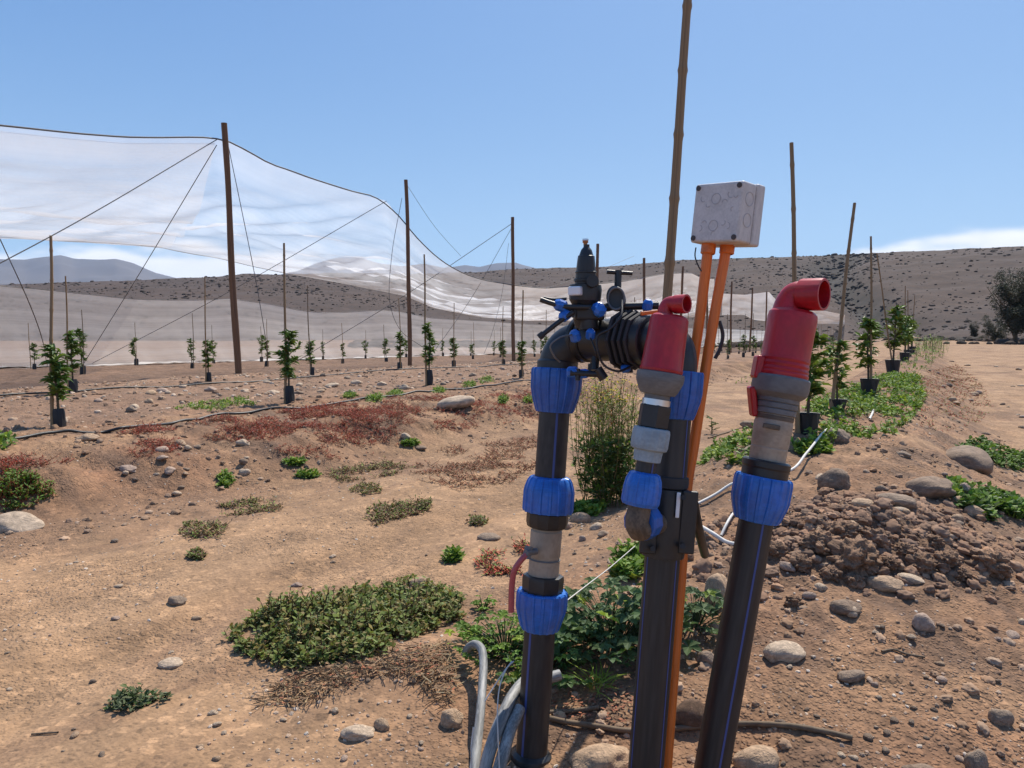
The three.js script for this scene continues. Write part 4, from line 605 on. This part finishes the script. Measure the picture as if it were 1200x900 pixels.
  mats.forEach(([poly, n, label], i) => creeping('dry_weed', poly, n * 2, { seed: 90 + i, hard: true, flat: true, high: 0.09, leaf: 0.032, slim: 0.32, tint: i === 4 || i === 6 ? RUST : i === 0 ? RUST2 : DRY, tint2: i === 0 ? DRY : OLIVE, mix: 0.35, stem: DRY, leaves: 5, gap: 4, bare: 0.40, mat: dryMat }, label, 'dry weed', 'dried weed mats'));
  // bright ground cover round the saplings on the ridge
  const greens = [[[[935, 500], [960, 470], [1000, 455], [1040, 440], [1075, 440], [1085, 465], [1070, 495], [1040, 512], [990, 520], [950, 525]], 1700, 'bright green clover spread round the saplings on the ridge', 0.10], [[[1040, 425], [1085, 405], [1100, 412], [1090, 435], [1060, 440]], 500, 'bright green clover near the end of the ridge', 0.16], [[[818, 545], [835, 522], [865, 515], [890, 522], [885, 545], [850, 556]], 420, 'bright clover clump between the conduits and the leaning riser', 0.10], [[[930, 525], [960, 515], [975, 530], [950, 540]], 160, 'small clover clump at the black pot behind the leaning riser', 0.06], [[[1120, 596], [1150, 580], [1200, 588], [1215, 612], [1180, 616], [1150, 608]], 420, 'dark clover clump on the slope beside the big cobbles', 0.07], [[[1120, 525], [1150, 515], [1200, 535], [1215, 552], [1170, 548]], 380, 'dark weed strip beyond the largest cobble', 0.07], [[[1090, 575], [1110, 566], [1140, 572], [1120, 585]], 130, 'small yellow-green weed between the cobbles', 0.05], [[[860, 450], [900, 425], [960, 418], [950, 440], [900, 455]], 420, 'low green weeds at the foot of the far saplings', 0.10], [[[720, 650], [745, 636], [756, 660], [740, 690], [724, 680]], 220, 'fresh green weed clump beside the tall riser', 0.09], [[[668, 600], [690, 588], [712, 592], [700, 606]], 160, 'short fresh grass under the flowering bush', 0.05]];
  greens.forEach(([poly, n, label, high], i) => creeping('ground_clover', poly, Math.round(n * 1.7), { seed: 120 + i, high: high * 1.05, hard: true, leaf: 0.044, slim: 0.85, tint: GREEN, tint2: i === 4 || i === 5 ? DEEP : LIME, mix: 0.35, stem: GREEN, leaves: 6, gap: 3.4, bare: 0.40 }, label, 'ground cover'));
  // dried litter below the large patch
  const R = rng(8), L = new Leaves(); for (const [x, z] of scatter([[300, 830], [345, 790], [420, 780], [470, 765], [520, 755], [535, 790], [530, 835], [500, 812], [470, 790], [420, 800], [360, 826]], 900, R)) { const a = around(R, 0.15 * R()), l = 0.02 + 0.07 * R(), p = onSoil(x, z, 0.004 + 0.02 * R()); L.stem(p, p.clone().addScaledVector(a, l), 0.001 + 0.0014 * R(), vary(R() < 0.35 ? STRAW : DRY, R, 0.4)); if (R() < 0.5) L.small(p, around(R, 0.3 * R()), V(0, 1, 0.2), 0.02 + 0.02 * R(), 0.01, vary(R() < 0.3 ? RUST2 : DRY, R, 0.3)); }
  for (const [x, z] of scatter([[645, 838], [650, 800], [700, 790], [740, 815], [738, 850], [690, 848]], 260, R)) { const p = onSoil(x, z, 0.003 + 0.01 * R()); L.small(p, around(R, 0.4 * R()), V(0, 1, 0.2), 0.012 + 0.018 * R(), 0.01, vary(R() < 0.5 ? RUST2 : DRY, R, 0.3)); }
  const dl = single('dry_litter', L.build(), dryMat, 'brown dry stalks and dead leaves littering the soil by the hoses', 'litter'); dl.userData.kind = 'stuff'; delete dl.userData.category;
  // mallows between the risers
  const mallow = (px, py, n, spread, high, leaf, tint, seed, label) => { const c = ground(px, py), R = rng(seed), L = new Leaves(); for (let i = 0; i < n; i++) { const a = R() * 6.283, rr = spread * Math.sqrt(R()), b = onSoil(c.x + Math.cos(a) * rr * 0.25, c.z + Math.sin(a) * rr * 0.25), h = high * (0.25 + 0.75 * R()) * (1.15 - 0.6 * rr / spread), t = V(c.x + Math.cos(a) * rr, 0, c.z + Math.sin(a) * rr); t.y = H(t.x, t.z) + h; const m = b.clone().lerp(t, 0.5).add(V(0, h * 0.25, 0)), k = vary([0.07, 0.11, 0.035], R, 0.2); L.stem(b, m, 0.003, k); L.stem(m, t, 0.0022, k); const out = V(Math.cos(a) + (R() - 0.5), 0.05 + 0.5 * (R() - 0.3), Math.sin(a) + (R() - 0.5)); L.lobed(t, out, V((R() - 0.5) * 0.7, 1, (R() - 0.5) * 0.7), leaf * (0.6 + 0.7 * R()), vary(R() < 0.2 ? LIME : tint, R, 0.3)); if (R() < 0.7) L.lobed(m, V(Math.cos(a + 1.5), 0.2, Math.sin(a + 1.5)), V((R() - 0.5), 1, (R() - 0.5)), leaf * 0.6 * (0.6 + 0.7 * R()), vary(tint, R, 0.3)); } return single('mallow_plant', L.build(), leafMat, label, 'weed'); };
  mallow(716, 752, 130, 0.32, 0.26, 0.050, [0.10, 0.165, 0.055], 31, 'dark lobed mallow plant growing between the first and the tall riser');
  mallow(640, 785, 60, 0.20, 0.16, 0.034, [0.11, 0.19, 0.045], 32, 'lobed mallow seedlings behind the foot of the first riser');
  mallow(592, 765, 110, 0.24, 0.16, 0.026, GREEN, 33, 'light green leafy weed behind the hooked grey hose');
  mallow(814, 735, 34, 0.16, 0.15, 0.042, [0.10, 0.165, 0.06], 34, 'small lobed mallow between the tall and the leaning riser');
  mallow(566, 716, 16, 0.05, 0.09, 0.022, GREEN, 35, 'tiny upright green seedling next to the red tube');
  mallow(834, 508, 8, 0.05, 0.28, 0.05, DEEP, 36, 'single dark leafy shoot beside the orange conduit');
  { const c = ground(700, 806), R2 = rng(44), L = new Leaves(); for (let i = 0; i < 46; i++) { const d = around(R2, 0.5 + 0.7 * R2()); L.leaf(onSoil(c.x + (R2() - 0.5) * 0.08, c.z + (R2() - 0.5) * 0.06), d, V(0, 1, 0.3), 0.07 + 0.06 * R2(), 0.005, vary(LIME, R2, 0.3), 0.2, 0.5); } single('grass_tuft', L.build(), leafMat, 'small grass tuft on the bare soil between the risers', 'grass tuft'); }
  // flowering bush
  { const c = ground(712, 590), R3 = rng(51), L = new Leaves(), d = c.depth, w = 42 * d / F, top = 150 * d / F, Y = [0.75, 0.58, 0.03];
    for (let i = 0; i < 84; i++) {
      const a = R3() * 6.283, r = Math.sqrt(R3()), b = onSoil(c.x + Math.cos(a) * r * w * 0.75, c.z + Math.sin(a) * r * w * 0.75), h = top * (0.45 + 0.58 * R3() ** 0.7), bend = R3() * 6.283, cur = [];
      for (let k = 0; k <= 5; k++) { const t = k / 5; cur.push(V(b.x + Math.cos(a) * r * w * 0.28 * t + Math.cos(bend) * 0.09 * Math.sin(t * 2.6) + (R3() - 0.5) * 0.03, b.y + h * t, b.z + Math.sin(a) * r * w * 0.28 * t + Math.sin(bend) * 0.09 * Math.sin(t * 2.6) + (R3() - 0.5) * 0.03)); }
      const k0 = vary(R3() < 0.3 ? [0.22, 0.16, 0.06] : [0.13, 0.18, 0.05], R3, 0.25); for (let k = 0; k < 5; k++) L.stem(cur[k], cur[k + 1], 0.0036 - 0.0004 * k, k0);
      for (let q = 0; q < 17; q++) { // side shoots
        const t = 0.06 + 0.92 * R3(), f = t * 5, n = Math.min(4, Math.floor(f)), p = cur[n].clone().lerp(cur[n + 1], f - n), low = t * h / top < 0.48, d = around(R3, 0.15 + 0.8 * R3()), len = (low ? 0.05 : 0.07) + 0.07 * R3(), e = p.clone().addScaledVector(d, len); L.stem(p, e, 0.0014, k0);
        for (let m = 0; m < (low ? 3 : 5); m++) L.small(p.clone().lerp(e, 0.2 + 0.8 * R3()), around(R3, -0.3 + 1.3 * R3()), V(R3() - 0.5, 1, R3() - 0.5), low ? 0.045 + 0.045 * R3() : 0.024 + 0.026 * R3(), low ? 0.026 : 0.011, vary(low ? (R3() < 0.45 ? GREEN : DEEP) : R3() < 0.15 ? [0.32, 0.14, 0.05] : R3() < 0.5 ? LIME : [0.19, 0.22, 0.05], R3, 0.3));
        if (t * h / top > 0.74) { if (R3() < 0.62) for (let m = 0; m < 4; m++) L.small(e, V(Math.cos(m * 1.57), 0.4, Math.sin(m * 1.57)), V(0, 1, 0), 0.019, 0.018, vary(Y, R3, 0.25)); else if (R3() < 0.4) L.small(e, around(R3, 0.8), V(0, 1, 0.4), 0.03, 0.012, vary(RUST, R3, 0.3)); }
      } }
    single('flowering_bush', L.build(), leafMat, 'tall bush with small yellow flowers growing between the risers', 'bush'); }
  { // rank weeds at the end of the ridge
    const R4 = rng(66), L = new Leaves(); for (const [x, z] of scatter([[1070, 428], [1080, 405], [1100, 400], [1112, 412], [1100, 430]], 170, R4)) { const b = onSoil(x, z), t = b.clone().add(V((R4() - 0.5) * 0.3, 0.5 + 0.6 * R4(), (R4() - 0.5) * 0.3)); const k = vary(R4() < 0.35 ? [0.2, 0.17, 0.06] : [0.09, 0.14, 0.04], R4, 0.3); L.stem(b, t, 0.006, k); for (let q = 0; q < 9; q++) L.small(b.clone().lerp(t, R4()), around(R4, 0.6 * R4()), V(R4() - 0.5, 1, R4() - 0.5), 0.10 + 0.08 * R4(), 0.035, vary(R4() < 0.3 ? LIME : GREEN, R4, 0.3)); }
    single('tall_weeds', L.build(), leafMat, 'clump of tall yellow-green weeds closing the end of the ridge', 'weed'); }
}
console.log('plants done');

// ================================================================ far trees and scrub on the hills
function bigTree(p, tall, wide, seed, tint, label, group) {
  const R = rng(seed), T = thing('scrub_tree', p, label, 'tree', group), limbs = [], L = new Leaves();
  limbs.push(taperTube([V(0, -0.3, 0), V(0.1, tall * 0.25, 0), V(-0.1, tall * 0.5, 0.1)], [tall * 0.03, tall * 0.02, tall * 0.012], 8, 7));
  for (let i = 0; i < 40; i++) { const a = V(0, tall * (0.05 + 0.4 * R()), 0), d = around(R, 0.35 + 0.8 * R()), b = V(d.x * wide * (0.5 + 0.6 * R()), tall * (0.12 + 0.86 * R()), d.z * wide * (0.5 + 0.6 * R())); limbs.push(taperTube([a, a.clone().lerp(b, 0.5).add(V(0, tall * 0.05, 0)), b], [tall * 0.010, tall * 0.006, tall * 0.003], 6, 5));
    for (let c = 0; c < 4; c++) { const q = a.clone().lerp(b, 0.35 + 0.65 * R()), rad = tall * (0.05 + 0.06 * R()); for (let k = 0; k < 95; k++) { const o = around(R, Math.asin(2 * R() - 1)).multiplyScalar(rad * Math.cbrt(R())); o.y *= 0.8; L.small(q.clone().add(o), around(R, -0.9 + 1.4 * R()), V(R() - 0.5, R(), R() - 0.5), tall * 0.022 * (0.6 + R()), tall * 0.010, vary(tint, R, 0.4)); } } }
  part(T, 'trunk', merged(limbs), M.bark); part(T, 'crown', L.build(), leafMat); return T;
}
{
  const at = (px, R) => { const a = Math.atan((px - 600) / F), x = Math.sin(a) * R, z = -Math.cos(a) * R; return onSoil(x, z); };
  bigTree(at(1188, 112), 10.2, 4.2, 5, [0.05, 0.058, 0.034], 'dark feathery tree standing at the end of the far track');
  bigTree(at(1214, 110), 11, 4.2, 6, [0.05, 0.062, 0.036], 'dark tree next to the feathery tree at the far track');
  bigTree(at(1164, 118), 4.2, 2.3, 7, [0.042, 0.055, 0.03], 'low dark shrub leaning on the feathery tree');
  bigTree(at(1140, 150), 3.4, 1.0, 8, [0.06, 0.065, 0.04], 'thin small shrub before the brown hillside');
  // berm of stones and brush where the land starts to rise
  const R = rng(9), S = [new THREE.IcosahedronGeometry(1, 1)], sp = S[0].attributes.position; for (let i = 0; i < sp.count; i++) { const x = sp.getX(i), y = sp.getY(i), z = sp.getZ(i), k = 0.75 + 0.5 * noise(x * 2.3 + 9, y * 2.3 + z * 1.7); sp.setXYZ(i, x * k, y * k * 0.62, z * k); } S[0].computeVertexNormals();
  const bush = new THREE.MeshStandardMaterial({ color: lin(1, 1, 1), roughness: 1 });
  const list = [];
  for (let i = 0; i < 17000; i++) { const ad = lerp(-44, 44, R()), t = Math.pow(R(), 0.8), px = 600 + Math.tan(ad * Math.PI / 180) * F, [RR, h] = hillAt(px, t, ad); const rav = Math.exp(-(((px - lerp(1040, 975, t) - 26 * Math.sin(t * 7)) / 34) ** 2)); const x = Math.sin(ad * Math.PI / 180) * RR, z = -Math.cos(ad * Math.PI / 180) * RR; const cl = fbm(x * 0.018 + 3, z * 0.018, 3); if (R() > 0.25 + 1.5 * Math.max(0, cl - 0.42) * 2 + rav * 1.6) continue; list.push([x, h, z, (0.25 + 0.8 * R() ** 3) * (1 + 0.9 * rav) * (0.65 + 0.6 * t)]); }
  for (let i = 0; i < 4200; i++) { const ad = lerp(-12, 44, R()), rr = 104 + 64 * R() ** 0.8, x = Math.sin(ad * Math.PI / 180) * rr, z = -Math.cos(ad * Math.PI / 180) * rr; if (noise(x * 0.06, z * 0.06) < 0.42) continue; list.push([x, H(x, z), z, 0.25 + 0.7 * R() ** 2]); }
  const im = new THREE.InstancedMesh(S[0], bush, list.length), m = new THREE.Matrix4(), q = new THREE.Quaternion();
  list.forEach(([x, y, z, k], i) => { q.setFromAxisAngle(V(0, 1, 0), R() * 6); m.compose(V(x, y + k * 0.2, z), q, V(k * (0.8 + 0.5 * R()), k * (0.6 + 0.5 * R()), k)); im.setMatrixAt(i, m); const c = R() < 0.55 ? [0.070, 0.048, 0.034] : [0.050, 0.038, 0.027]; im.setColorAt(i, lin(...vary(c, R, 0.3))); });
  im.name = 'hillside_scrub'; im.castShadow = im.receiveShadow = true; im.userData = { kind: 'stuff', label: 'dark low scrub dotted over the brown hillside' }; scene.add(im);
}

// ================================================================ stones, clods and grit
const stoneGeos = []; for (let v = 0; v < 8; v++) {
  let g = new THREE.IcosahedronGeometry(1, 5); g.deleteAttribute('uv'); g.deleteAttribute('normal'); g = mergeVertices(g, 1e-4); const p = g.attributes.position, uvs = [], flat = v > 5 ? 0.5 : 0;
  for (let i = 0; i < p.count; i++) { const x = p.getX(i), y = p.getY(i), z = p.getZ(i); const n3 = (f, o) => noise3(x * f + v * 7 + o, y * f + o, z * f - o); let k = 0.78 + 0.46 * n3(1.05, 4) + 0.14 * n3(2.7, 11) + 0.04 * n3(8, 23); if (v % 2) { const c = Math.abs(x * 0.6 + y * 0.7 + z * 0.4); k = Math.min(k, 0.82 / Math.max(c, 0.4) * 0.98); } if (flat) k *= 1 - 0.5 * Math.max(0, n3(1.7, 40) - 0.45); p.setXYZ(i, x * k, y * k, z * k); const ax = Math.abs(x), ay = Math.abs(y), az = Math.abs(z); if (ay > ax && ay > az) uvs.push(x * 0.6, z * 0.6); else if (ax > az) uvs.push(y * 0.6, z * 0.6); else uvs.push(x * 0.6, y * 0.6); }
  g.setAttribute('uv', new THREE.Float32BufferAttribute(uvs, 2)); g.computeVertexNormals(); stoneGeos.push(g);
}
const clodGeos = []; for (let v = 0; v < 3; v++) { let g = new THREE.IcosahedronGeometry(1, 4); g.deleteAttribute('uv'); g.deleteAttribute('normal'); g = mergeVertices(g, 1e-4); const p = g.attributes.position; for (let i = 0; i < p.count; i++) { const x = p.getX(i), y = p.getY(i), z = p.getZ(i), n3 = (f, o) => noise3(x * f + v * 5 + o, y * f + o, z * f - o), k = 0.55 + 0.6 * n3(1.7, 2) + 0.45 * (n3(3.6, 7) - 0.4) + 0.25 * (n3(7, 19) - 0.5); p.setXYZ(i, x * k, y * k * 0.85, z * k); } g.computeVertexNormals(); clodGeos.push(g); }
const speck = tex(256, (x, y) => { const g = tf(x, y, 8, 5), f = tnoise(x * 120, y * 120, 120), v = 0.72 + 0.34 * (g - 0.5) + 0.18 * (f - 0.5); return [v * 1.05, v * 1.03, v]; });
const SM = { grey: std([0.42, 0.31, 0.225], 0.88, { map: speck, bumpMap: fineBump, bumpScale: 0.004 }), brown: std([0.36, 0.255, 0.18], 0.9, { map: speck, bumpMap: fineBump, bumpScale: 0.004 }), pale: std([0.74, 0.575, 0.42], 0.85, { map: speck, bumpMap: fineBump, bumpScale: 0.003 }), tan: std([0.66, 0.46, 0.30], 0.88, { map: speck, bumpMap: fineBump, bumpScale: 0.004 }), pink: std([0.60, 0.44, 0.345], 0.85, { map: speck, bumpMap: fineBump, bumpScale: 0.003 }), clod: std([0.36, 0.215, 0.13], 0.98, { map: soilColor, bumpMap: soilBump, bumpScale: 0.012 }) };
function stone(px, py, w, h, mat, label, group, v, turn) { // w, h: its size in photo pixels
  const p = ground(px, py + h * 0.32), d = p.depth, sx = w / 2 * d / F, sy = Math.max(h * 0.5, w * 0.22) * d / F * 0.95, k = Math.abs(Math.round(px * 7 + py)) % 8;
  const m = mesh(numbered('stone'), stoneGeos[v ?? k], SM[mat]); m.position.set(p.x, p.y + sy * 0.30, p.z); m.scale.set(sx * 1.05, sy, sx * (0.62 + 0.25 * hash(px | 0, py | 0))); m.rotation.set((hash(px | 0, 3) - 0.5) * 0.3, turn ?? (hash(px | 0, 9) - 0.5) * 0.8, (hash(py | 0, 5) - 0.5) * 0.4); scene.add(m); return tag(m, label, 'stone', group);
}
{
  const named = [[980, 562, 34, 30, 'brown', 'round dark cobble standing alone on the ridge by the leaning riser'], [1053, 585, 40, 19, 'grey', 'pointed grey cobble in front of the long grey one'], [1090, 569, 54, 27, 'brown', 'long squarish dark cobble on the ridge slope'], [1133, 535, 72, 30, 'brown', 'largest smooth brown cobble, lying on the slope by the weed strip', 1.0], [983, 510, 27, 20, 'grey', 'grey cobble holding the end of the white tube'], [1012, 588, 27, 15, 'tan', 'half-buried tan cobble between the dark ones'], [918, 761, 47, 27, 'pale', 'smooth pale egg-shaped stone on bare soil beside the leaning riser'], [1038, 685, 42, 12, 'tan', 'long flat tan stone below the clod heap'], [992, 711, 37, 14, 'brown', 'dark flat pebble below the clod heap'], [1083, 728, 30, 23, 'pink', 'flat pinkish stone shard on the bare soil'], [996, 790, 28, 12, 'grey', 'small oval grey pebble below the pale stone'], [1172, 838, 24, 23, 'grey', 'round grey stone at the edge of the gravelly soil'], [890, 886, 48, 30, 'tan', 'tan cobble at the foot of the leaning riser'], [843, 690, 36, 44, 'tan', 'large tan boulder behind the leaning riser'], [829, 770, 24, 20, 'grey', 'grey stone half hidden by the leaning riser'], [812, 832, 36, 36, 'clod', 'lumpy earth-coloured stone between the tall and the leaning riser'], [706, 888, 64, 34, 'tan', 'broad tan stone at the foot of the tall riser'], [1066, 677, 28, 10, 'pale', 'pale flat stone at the edge of the clod heap'], [420, 857, 38, 14, 'pale', 'long pale stone on the low sand mound'], [447, 847, 17, 19, 'tan', 'upright tan stone next to the long pale one'], [200, 776, 25, 9, 'pale', 'pale flat stone half sunk in the sand above the small weed'], [208, 703, 22, 11, 'grey', 'oval grey pebble alone on the sandy track'], [530, 841, 28, 24, 'tan', 'round tan stone beside the hooked hose'], [14, 615, 60, 17, 'pale', 'wide pale boulder sunk at the foot of the bank'], [533, 469, 38, 19, 'pale', 'flat pale boulder perched on the bank by the drip line'], [498, 683, 28, 15, 'tan', 'tan stone at the rim of the large weed patch'], [572, 628, 23, 10, 'grey', 'flat stone on the track beside the rusty weed'], [682, 606, 20, 17, 'tan', 'round tan stone under the flowering bush'], [1144, 890, 26, 34, 'grey', 'grey stone at the edge of the soil by the gravel'], [1143, 598, 30, 16, 'tan', 'tan cobble at the dark clover clump'], [1124, 587, 18, 14, 'tan', 'small round tan cobble beside the long squarish one'], [1131, 572, 14, 16, 'pink', 'pinkish stone leaning by the yellow-green weed'], [1000, 615, 26, 12, 'tan', 'tan lump on top of the clod heap'], [285, 518, 13, 9, 'pale', 'pale pebble on the bank below the crest'], [103, 512, 20, 8, 'tan', 'tan stone below the drip line on the bank'], [150, 549, 21, 8, 'pink', 'long pinkish stone halfway up the bank'], [286, 552, 12, 9, 'pale', 'whitish stone at the foot of the bank'], [475, 510, 11, 9, 'pale', 'small pale pebble under the red mat'], [492, 524, 13, 5, 'brown', 'dark flat pebble below the red mat'], [885, 526, 22, 12, 'grey', 'grey stone behind the clover clump'], [878, 497, 22, 12, 'grey', 'grey stone touching the lower lug of the red valve'], [1083, 905, 40, 20, 'brown', 'brown stone at the front of the gravelly soil']];
  for (const [px, py, w, h, m, label, turn] of named) stone(px, py, w, h, m, label, undefined, m === 'pink' ? 7 : undefined, turn);
  const R = rng(77), few = ['grey', 'tan', 'pale', 'brown', 'pink', 'tan', 'pale'];
  const more = (n, poly, lo, hi, label, group, kinds = few) => { const xs = poly.map(q => q[0]), ys = poly.map(q => q[1]); for (let c = 0; c < n;) { const px = lerp(Math.min(...xs), Math.max(...xs), R()), py = lerp(Math.min(...ys), Math.max(...ys), R()); if (!inside(poly, px, py)) continue; c++; const w = lo + (hi - lo) * R() ** 2; stone(px, py, w, w * (0.4 + 0.35 * R()), kinds[Math.floor(R() * kinds.length)], label, group, Math.floor(R() * 8), R() * 3); } };
  more(44, [[90, 450], [600, 428], [640, 440], [500, 452], [330, 470], [100, 490]], 6, 14, 'small stone on the stony strip between the two rows', 'stones between the rows');
  more(26, [[150, 520], [320, 500], [320, 550], [200, 580], [120, 570]], 6, 15, 'stone sticking out of the eroded bank', 'stones in the bank');
  more(32, [[930, 560], [1080, 520], [1200, 600], [1200, 760], [900, 740]], 7, 18, 'small stone on the slope of the ridge', 'stones on the ridge slope');
  more(34, [[880, 760], [1200, 720], [1200, 900], [900, 900]], 6, 13, 'small pebble on the gravelly soil beside the leaning riser', 'pebbles on the gravelly soil', ['tan', 'pale', 'pink', 'grey', 'brown']);
  more(30, [[0, 640], [380, 600], [560, 600], [560, 660], [240, 720], [250, 890], [0, 890]], 4, 11, 'small pebble lying loose on the sandy track', 'pebbles on the track', ['pale', 'pale', 'tan', 'grey', 'pink']);
  more(26, [[250, 800], [530, 790], [540, 900], [240, 900]], 4, 11, 'pebble on the low sand mound by the hoses', 'pebbles on the sand mound');
  more(26, [[1080, 420], [1200, 430], [1200, 520], [1120, 500]], 4, 12, 'stone at the edge of the far track', 'stones by the far track');
  more(24, [[640, 600], [760, 590], [740, 650], [660, 680]], 5, 16, 'stone on the soil under the flowering bush', 'stones under the bush');
  // big rough lumps of the heap
  const lumps = []; for (let v = 0; v < 4; v++) { let g = new THREE.IcosahedronGeometry(1, 12); g.deleteAttribute('uv'); g.deleteAttribute('normal'); g = mergeVertices(g, 1e-4); const p = g.attributes.position, uvs = []; for (let i = 0; i < p.count; i++) { const x = p.getX(i), y = p.getY(i), z = p.getZ(i), n3 = (f, o) => noise3(x * f + v * 5 + o, y * f + o, z * f - o), k = 0.52 + 0.5 * n3(1.5, 3) + 0.42 * (n3(3.3, 9) - 0.4) + 0.30 * (n3(6.6, 17) - 0.5) + 0.22 * (n3(13, 31) - 0.5); p.setXYZ(i, x * k, y * k, z * k); uvs.push(x * 0.06 + y * 0.04, z * 0.06 + y * 0.05); } g.setAttribute('uv', new THREE.Float32BufferAttribute(uvs, 2)); g.computeVertexNormals(); lumps.push(g); }
  [[961, 628, 52, 44], [1002, 640, 60, 58], [985, 615, 40, 34], [1025, 622, 34, 30], [1060, 640, 30, 24], [1080, 655, 34, 26], [1110, 650, 32, 26], [1158, 652, 46, 34], [1125, 668, 26, 20], [938, 655, 26, 22], [975, 668, 28, 22], [930, 700, 22, 20], [1042, 655, 24, 20], [910, 640, 24, 20], [1000, 676, 24, 18], [1095, 630, 22, 18]].forEach(([px, py, w, h], i) => { const p = ground(px, py + h * 0.35), k = w / 2 * p.depth / F, m = mesh(numbered('soil_lump'), lumps[i % 4], SM.clod); m.position.set(p.x, p.y + k * 0.15, p.z); m.scale.set(k * 1.15, k * 0.8, k * 1.0); m.rotation.y = i * 1.7; scene.add(m); tag(m, ['rough dark lump of soil in the crumbled heap on the ridge', 'largest rough lump of soil in the crumbled heap', 'rough dark lump of soil in the crumbled heap on the ridge'][i === 1 ? 1 : 0], 'soil lump', 'lumps of the soil heap'); });
  // sticks
  single('twig', tube(soilTube([[1033, 765], [1048, 763], [1062, 768], [1084, 772]], 0.004, 0.004), 0.0045, 16, 6), M.stick, 'dark twig lying on the bare soil below the pink shard', 'twig');
  single('twig', tube(soilTube([[37, 862], [50, 861], [68, 860]], 0.004, 0.003), 0.004, 12, 6), M.stick, 'dark twig alone on the sandy track', 'twig');
  single('wood_chip', rod(P(1034, 638, 4.25), P(1040, 667, 4.2), 0.022, 0.03, 5), M.stick, 'grey wood chip standing upright in the clod heap', 'wood chip');
  // clods and grit
  const spread = (name, geos, mat, n, place, label, tint) => geos.forEach((geo, gi) => { const R = rng(gi * 31 + n), rows = []; for (let i = 0; i < n * 12 && rows.length < n / geos.length; i++) { const p = place(R); if (p) rows.push(p); } const im = new THREE.InstancedMesh(geo, mat, rows.length), m = new THREE.Matrix4(), q = new THREE.Quaternion(), e = new THREE.Euler(); rows.forEach(([x, z, k], i) => { e.set(R() * 0.6, R() * 6, R() * 0.6); q.setFromEuler(e); m.compose(onSoil(x, z, k * 0.12), q, V(k * (0.8 + 0.5 * R()), k * (0.5 + 0.4 * R()), k * (0.8 + 0.4 * R()))); im.setMatrixAt(i, m); im.setColorAt(i, lin(...vary(tint[Math.floor(R() * tint.length)], R, 0.25))); }); im.name = numbered(name); im.castShadow = im.receiveShadow = true; im.userData = { kind: 'stuff', label }; scene.add(im); });
  const clodMat = new THREE.MeshStandardMaterial({ roughness: 1 }), EARTHS = [[0.30, 0.185, 0.11], [0.22, 0.135, 0.085], [0.38, 0.25, 0.16]], GRITS = [[0.46, 0.34, 0.24], [0.34, 0.25, 0.18], [0.58, 0.47, 0.36], [0.27, 0.18, 0.12], [0.42, 0.28, 0.19]];
  const gauss = R => (R() + R() + R() - 1.5) * 1.15;
  spread('soil_clods', clodGeos, clodMat, 1900, R => { const x = 2.0 + gauss(R) * 0.8, z = -4.12 + gauss(R) * 0.45; return [x, z, 0.006 + 0.040 * R() ** 3.5]; }, 'dark crumbled clods of the heap on the ridge', [[0.25, 0.145, 0.088], [0.20, 0.118, 0.074], [0.31, 0.185, 0.112]]);
  spread('soil_crumbs', clodGeos, clodMat, 5200, R => { const u = 2.0 + 9 * R() ** 1.4, v = lerp(-1.6, 1.75, R()), [x, z] = xz(u, v); if (x < 0.15 || noise(x * 2.6, z * 2.6) < 0.34 + 0.2 * R()) return null; return [x, z, 0.004 + 0.026 * R() ** 6]; }, 'loose crumbs of soil over the ridge', EARTHS);
  spread('soil_crumbs', clodGeos, clodMat, 6000, R => { const u = lerp(0.5, 26, R() ** 1.3), v = lerp(5.4, 8.8, R()), [x, z] = xz(u, v); if (noise(x * 1.9, z * 1.9) < 0.3 + 0.25 * R()) return null; return [x, z, 0.006 + 0.03 * R() ** 4]; }, 'loose crumbs of soil over the bank', EARTHS);
  spread('soil_crumbs', clodGeos, clodMat, 6500, R => { const u = lerp(2, 34, R() ** 1.2), v = lerp(8.6, 17, R()), [x, z] = xz(u, v); return [x, z, 0.010 + 0.05 * R() ** 5]; }, 'clods and gravel between the rows', [...EARTHS, [0.45, 0.34, 0.25]]);
  spread('grit', [stoneGeos[0], stoneGeos[7]].map(() => clodGeos[0]), clodMat, 9000, R => { const r = 1.6 + 7 * R() ** 1.4, a = lerp(-0.75, 0.75, R()), x = Math.sin(a) * r, z = -Math.cos(a) * r; if (noise(x * 1.3 + 4, z * 1.3) < 0.36 + 0.2 * R()) return null; return [x, z, 0.0022 + 0.0075 * R() ** 3]; }, 'fine grit scattered over the sand', GRITS);
}
console.log('stones done');
scene.fog = new THREE.FogExp2(new THREE.Color(0.52, 0.70, 1.0), 0.00006);
renderer.render(scene, camera);
